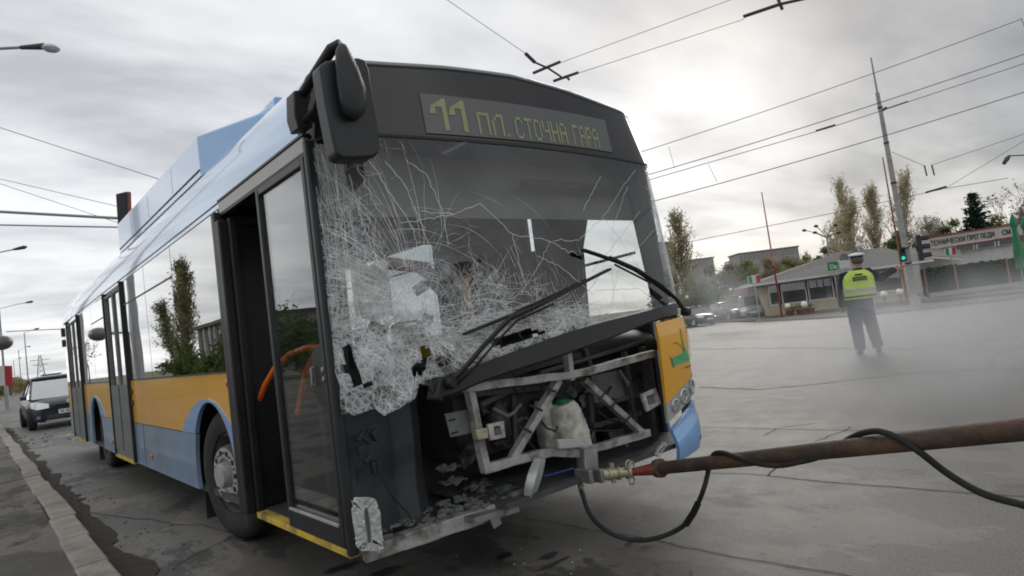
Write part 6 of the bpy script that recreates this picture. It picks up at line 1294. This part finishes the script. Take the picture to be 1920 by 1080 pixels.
for i, (u, v, dep, rz, m_, Lc, Wc, Hc, suv, lb, nm) in enumerate([(1408, 600, 50, -.95, 'carsilver', 4.5, 1.85, 1.72, True, 'silver off road car parked next to the cafe corner', 'parked_car'), (1362, 603, 51, -.35, 'cardarkred', 4.2, 1.75, 1.46, False, 'dark red car parked left of the silver one', 'parked_car'),
        (1326, 607, 52.5, -.5, 'cargreen', 4.2, 1.72, 1.40, False, 'dark car second from the bus among the far parked cars', 'parked_car'), (1296, 612, 48, -.3, 'carblack', 4.2, 1.75, 1.42, False, 'black car half hidden by the bus corner', 'parked_car'), (1348, 606, 56, -.5, 'carblack', 4.2, 1.75, 1.44, False, 'black car tight behind the dark red one', 'parked_car')]):
    p = at(u, v-8, dep); T = thing(nm, lb, 'car', (p.x, p.y, gz(p.x)+.004), 'cars parked by the far white wall'); carbody(T, m_, Lc, Wc, Hc, suv); T.rotation_euler = (0, 0, rz)
# ================================================================== the traffic policeman
def skin(name, chains, m, parent, sub_=2, root=None):
    """chains: list of [(pos, radius), ...]; first point of each later chain may repeat an existing point"""
    vs, rs, es = [], [], []; idx = {}
    for ch in chains:
        pr = None
        for p, r_ in ch:
            key = tuple(round(c, 4) for c in p)
            if key not in idx: idx[key] = len(vs); vs.append(p); rs.append(r_ if isinstance(r_, tuple) else (r_, r_))
            if pr is not None and pr != idx[key]: es.append((pr, idx[key]))
            pr = idx[key]
    me = bpy.data.meshes.new(name); me.from_pydata(vs, es, []); me.materials.append(MT[m]); o = bpy.data.objects.new(name, me); col.objects.link(o); o.parent = parent
    sk = o.modifiers.new('skin', 'SKIN'); sk.use_smooth_shade = True
    if not me.skin_vertices: bpy.context.view_layer.update()
    if not me.skin_vertices:
        bpy.context.view_layer.objects.active = o; bm = bmesh.new(); bm.from_mesh(me); bm.verts.layers.skin.verify(); bm.to_mesh(me); bm.free()
    for i, d in enumerate(me.skin_vertices[0].data): d.radius = rs[i]; d.use_root = (i == 0)
    s_ = o.modifiers.new('sub', 'SUBSURF'); s_.levels = sub_; s_.render_levels = sub_
    return o
mat('skin', (.42, .24, .17), .6, var=.08); mat('uniform', (.012, .014, .028), .85, var=.2, scale=20); mat('trousers', (.018, .028, .055), .85, var=.2, scale=15); mat('vest', (.50, .66, .12), .8, var=.12, scale=8, bump=.5, bs=14, emit=0); mat('tapegrey', (.42, .44, .40), .4, metal=.3, var=.1); mat('capwhite', (.7, .7, .7), .6); mat('shoeblack', (.01, .01, .01), .3)
pb_ = Gd(1624, 664); man = thing('person', 'policeman seen from behind in a yellow green vest and peaked cap, right arm stretched out', 'person', pb_)
hip, waist, chest, neck = (.02, 0, .93), (.03, 0, 1.08), (.045, -.01, 1.32), (.075, 0, 1.50)
rs_, re_, rh_ = (.235, .01, 1.43), (.45, .10, 1.31), (.72, .20, 1.43); ls_, le_, lh_ = (-.155, .01, 1.42), (-.24, -.02, 1.12), (-.25, .08, .86)
fingers = []
for k in range(4): a_ = V(rh_)+V((.07, .02, .02+.0)); b_ = a_+V((.035, .012, .018-.016*k)); c_ = b_+V((.035-.004*abs(k-1), .004, -.006-.004*k)); fingers.append([(rh_, .033), (tuple(V(rh_)+V((.05, .015, .018-.014*k))), .013), (tuple(b_), .010), (tuple(c_), .008)])
fingers.append([(rh_, .033), (tuple(V(rh_)+V((.02, .0, .045))), .012), (tuple(V(rh_)+V((.05, .0, .065))), .009)])
for k in range(4): fingers.append([(lh_, .033), (tuple(V(lh_)+V((-.02+.013*k, .01, -.055))), .012), (tuple(V(lh_)+V((-.02+.013*k, .025, -.095+.004*abs(k-1)))), .009)])
fingers.append([(lh_, .033), (tuple(V(lh_)+V((.03, .02, -.03))), .011), (tuple(V(lh_)+V((.035, .03, -.06))), .009)])
rk, ra, rf_ = (.175, .07, .50), (.225, .06, .10), (.25, .19, .035); lk, la, lf = (-.085, .0, .49), (-.09, -.06, .10), (-.08, .10, .035)
body = skin('body', [[(hip, .13), (waist, .13), (chest, .14), (neck, .062), ((.085, .01, 1.56), .06), ((.09, .02, 1.62), .086), ((.095, .025, 1.70), .095), ((.095, .02, 1.755), .07)], [(chest, .14), (rs_, .065), (re_, .045), (rh_, .033)], [(chest, .14), (ls_, .065), (le_, .045), (lh_, .033)], [(hip, .13), ((.115, 0, .88), .10), (rk, .062), (ra, .042), (rf_, .035)], [(hip, .13), ((-.075, 0, .88), .10), (lk, .062), (la, .042), (lf, .035)]]+fingers, 'skin', man)
for s_ in (-1, 1): MB().sphere((.095+s_*.088, .02, 1.655), .028, 10, .4, .7, 1.1).build('ear', 'skin', man, local=True, smooth=True)
MB().sphere((.095, .115, 1.65), .02, 8, .8, 1.2, 1.3).build('nose', 'skin', man, local=True, smooth=True)
for s_ in (-1, 1): MB().sphere((.095+s_*.033, .098, 1.685), .012, 8).build('eye', 'black', man, local=True)
MB().box((.095, .103, 1.60), (.05, .012, .010)).build('mouth', 'redpaint', man, local=True, bevel=.003)
MB().sphere((.095, .005, 1.675), .103, 14, 1, 1.0, .9).build('hair', 'hubdark', man, local=True, smooth=True)
def loft(rings, m, name, n=24, sub_=1, extra=None, parent=None):
    """rings: (centre, rx, ry); a soft garment tube closed at both ends"""
    mb = MB()
    def one(rr_):
        k = len(mb.v)
        for (c, rx_, ry_) in rr_:
            for j in range(n):
                a = 2*math.pi*j/n; f_ = 1+.035*noise.noise(V((math.cos(a)*2+c[2]*9, math.sin(a)*2, c[2]*14))); ca, sa = math.cos(a), math.sin(a)
                mb.v.append(V(c)+V((math.copysign(abs(ca)**.85, ca)*rx_*f_, math.copysign(abs(sa)**.85, sa)*ry_*f_, 0)))
        for i in range(len(rr_)-1):
            for j in range(n): mb.f.append((k+i*n+j, k+i*n+(j+1) % n, k+(i+1)*n+(j+1) % n, k+(i+1)*n+j))
        mb.f.append(tuple(k+j for j in range(n))[::-1]); mb.f.append(tuple(k+(len(rr_)-1)*n+j for j in range(n)))
    one(rings)
    for e_ in (extra or []): one(e_)
    return mb, mb.build(name, m, man, local=True, smooth=True, angle=60)
def limb(pts, n=14):
    """(point, radius) chain -> tube mesh builder pieces"""
    P = [V(p) for p, _ in pts]; Q, R_ = [], []
    for i in range(len(P)-1):
        for k in range(4):
            t = k/4; Q.append(P[i].lerp(P[i+1], t)); R_.append(lerp(pts[i][1], pts[i+1][1], t)*(1+.05*math.sin((i*4+k)*2.1)))
    Q.append(P[-1]); R_.append(pts[-1][1]); return Q, R_
mbj, _o = loft([((.02, 0, .93), .215, .155), ((.025, 0, 1.0), .225, .16), (waist, .235, .165), ((.038, 0, 1.2), .24, .17), (chest, .245, .17), ((.05, 0, 1.40), .235, .15), ((.06, 0, 1.46), .17, .115), ((.07, 0, 1.50), .09, .08), ((.075, 0, 1.535), .07, .07)], 'uniform', 'jacket')
for nm_, ch_ in (('sleeve', [((.16, 0, 1.405), .085), (rs_, .09), ((.33, .05, 1.36), .082), (re_, .074), ((.55, .15, 1.36), .066), (tuple(V(rh_)+V((-.015, -.005, -.005))), .056)]), ('sleeve', [((-.10, 0, 1.40), .085), (ls_, .088), ((-.20, -.01, 1.28), .082), (le_, .074), ((-.25, .03, .98), .066), (tuple(V(lh_)+V((0, -.003, .03))), .058)])):
    Q, R_ = limb(ch_); MB().tube(Q, R_, 14).build(nm_, 'uniform', man, local=True, smooth=True, angle=60)
loft([((.025, 0, .985), .250, .185), ((.028, 0, 1.0), .262, .195), ((.03, 0, 1.10), .272, .20), ((.036, 0, 1.22), .275, .20), ((.042, 0, 1.34), .268, .19), ((.05, 0, 1.42), .235, .165), ((.058, 0, 1.465), .185, .13), ((.066, 0, 1.495), .12, .095)], 'vest', 'vest')
Q1, R1 = limb([((.115, 0, .90), .13), ((.125, .01, .74), .118), (rk, .104), ((.20, .07, .30), .096), ((.222, .06, .10), .086)]); Q2, R2 = limb([((-.07, 0, .90), .13), ((-.08, .01, .74), .118), (lk, .104), ((-.088, -.04, .30), .096), ((-.09, -.06, .09), .086)])
tm = MB(); k_ = loft([((.02, 0, .80), .17, .13), ((.022, 0, .86), .215, .155), ((.022, 0, .93), .218, .155), ((.025, 0, 1.02), .20, .15)], 'trousers', 'trousers')[1]; MB().tube(Q1, R1, 16).build('trouser_leg', 'trousers', man, local=True, smooth=True, angle=60); MB().tube(Q2, R2, 16).build('trouser_leg', 'trousers', man, local=True, smooth=True, angle=60)
for (x, y, z), s_ in ((ra, 1), (la, -1)): skin('shoe', [[((x, y-.05, .05), .048), ((x+.005*s_, y+.06, .045), .05), ((x+.02*s_, y+.17, .035), (.045, .03))]], 'shoeblack', man)
def vband(z, w_, h_, dy, nm='reflective_band', m='tapegrey', tilt=.06):
    rws = [[V((.03+w_*math.copysign(abs(math.cos(a))**.85, math.cos(a)), dy*math.copysign(abs(math.sin(a))**.85, math.sin(a)), zz_+tilt*math.cos(a)*0)) for a in [2*math.pi*k/32 for k in range(33)]] for zz_ in (z-h_/2, z+h_/2)]; return MB().grid(rws).build(nm, m, man, local=True, smooth=True)
vband(1.14, .279, .06, .207); vband(1.035, .272, .03, .203, 'vest_belt', 'uniform')
tb_ = MB()
for j, (z, xs_) in enumerate(((1.415, [-.05, -.025, 0, .025, .05]), (1.365, [-.10+.026*k for k in range(9)]), (1.325, [-.10+.026*k for k in range(9)]))):
    for x in xs_: tb_.box((.042+x, (-.171, -.188, -.196)[j], z), (.019, .02, .026))
tb_.build('back_print', 'uniform', man, local=True)
MB().lathe([(.098, -.03), (.100, .02), (.125, .055), (.128, .065), (.06, .085), (.01, .09)], (.095, .02, 1.715), (0, -.10, 1), 24).build('cap', 'uniform', man, local=True, smooth=True); MB().lathe([(.1285, .048), (.131, .06), (.129, .068), (.062, .088), (.01, .094)], (.095, .02, 1.715), (0, -.1, 1), 24).build('cap_top', 'capwhite', man, local=True, smooth=True)
MB().prism([(.095+.10*math.cos(a), .02+.10*math.sin(a)+(.055 if 0 < math.sin(a) else 0), 1.69) for a in [math.pi*k/12 for k in range(13)]], (0, 0, .01)).build('cap_peak', 'shoeblack', man, local=True)
MB().tube([(.245, -.02, .98), (.25, -.04, .86), (.235, -.03, .76)], .008, 6).build('white_strap', 'capwhite', man, local=True)
MB().box((-.225, -.02, .93), (.05, .08, .12)).build('belt_pouch', 'shoeblack', man, local=True, bevel=.015)
man.rotation_euler = (0, 0, -.98)
# ================================================================== drifting exhaust smoke over the road (real volume)
def smoke_mat(name, dens, sc_, ctr, rad, colr=(.93, .96, 1.0)):
    m = bpy.data.materials.new(name); m.use_nodes = True; t = m.node_tree; t.nodes.clear(); n_ = t.nodes.new; l_ = t.links.new
    o = n_('ShaderNodeOutputMaterial'); pv_ = n_('ShaderNodeVolumePrincipled'); l_(pv_.outputs[0], o.inputs['Volume']); pv_.inputs['Color'].default_value = (*colr, 1); pv_.inputs['Anisotropy'].default_value = .5
    tc = n_('ShaderNodeTexCoord'); nn2 = n_('ShaderNodeTexNoise'); nn2.inputs['Scale'].default_value = sc_; nn2.inputs['Detail'].default_value = 3; nn2.inputs['Distortion'].default_value = .5; l_(tc.outputs['Object'], nn2.inputs['Vector'])
    mr = n_('ShaderNodeMapRange'); l_(nn2.outputs['Fac'], mr.inputs[0]); mr.inputs[1].default_value = .42; mr.inputs[2].default_value = .72
    k = n_('ShaderNodeVectorMath'); k.operation = 'MULTIPLY'; l_(tc.outputs['Object'], k.inputs[0]); k.inputs[1].default_value = (1/rad[0], 1/rad[1], 1/rad[2]); le = n_('ShaderNodeVectorMath'); le.operation = 'LENGTH'; l_(k.outputs[0], le.inputs[0])
    fo = n_('ShaderNodeMapRange'); fo.interpolation_type = 'SMOOTHSTEP'; l_(le.outputs['Value'], fo.inputs[0]); fo.inputs[1].default_value = 1; fo.inputs[2].default_value = .25
    mu = n_('ShaderNodeMath'); mu.operation = 'MULTIPLY'; l_(mr.outputs[0], mu.inputs[0]); l_(fo.outputs[0], mu.inputs[1]); m2 = n_('ShaderNodeMath'); m2.operation = 'MULTIPLY'; l_(mu.outputs[0], m2.inputs[0]); m2.inputs[1].default_value = dens; l_(m2.outputs[0], pv_.inputs['Density']); return m
def smoke(c, rad, rz, dens, sc_, label):
    me = bpy.data.meshes.new('smoke'); bm = bmesh.new(); bmesh.ops.create_icosphere(bm, subdivisions=3, radius=1); bmesh.ops.scale(bm, vec=rad, verts=bm.verts); bm.to_mesh(me); bm.free()
    o = bpy.data.objects.new('smoke', me); col.objects.link(o); o.location = c; o.rotation_euler = (0, 0, rz); me.materials.append(smoke_mat('smokemat', dens, sc_, c, rad)); tag(o, label, 'smoke', None, 'stuff')
smoke((10.5, 2.2, .3), (6.5, 3.8, .60), .38, .22, .45, 'thin bluish smoke drifting low over the road around the policeman')
smoke((24, 13.5, 1.4), (5.5, 2.4, 2.6), .9, .22, .4, 'bluish smoke puff hanging before the parked cars and bushes')
smoke((7.2, -.3, .5), (4.0, 2.4, 1.1), .25, .60, .8, 'thicker pale smoke rising over the road beyond the tow bar')
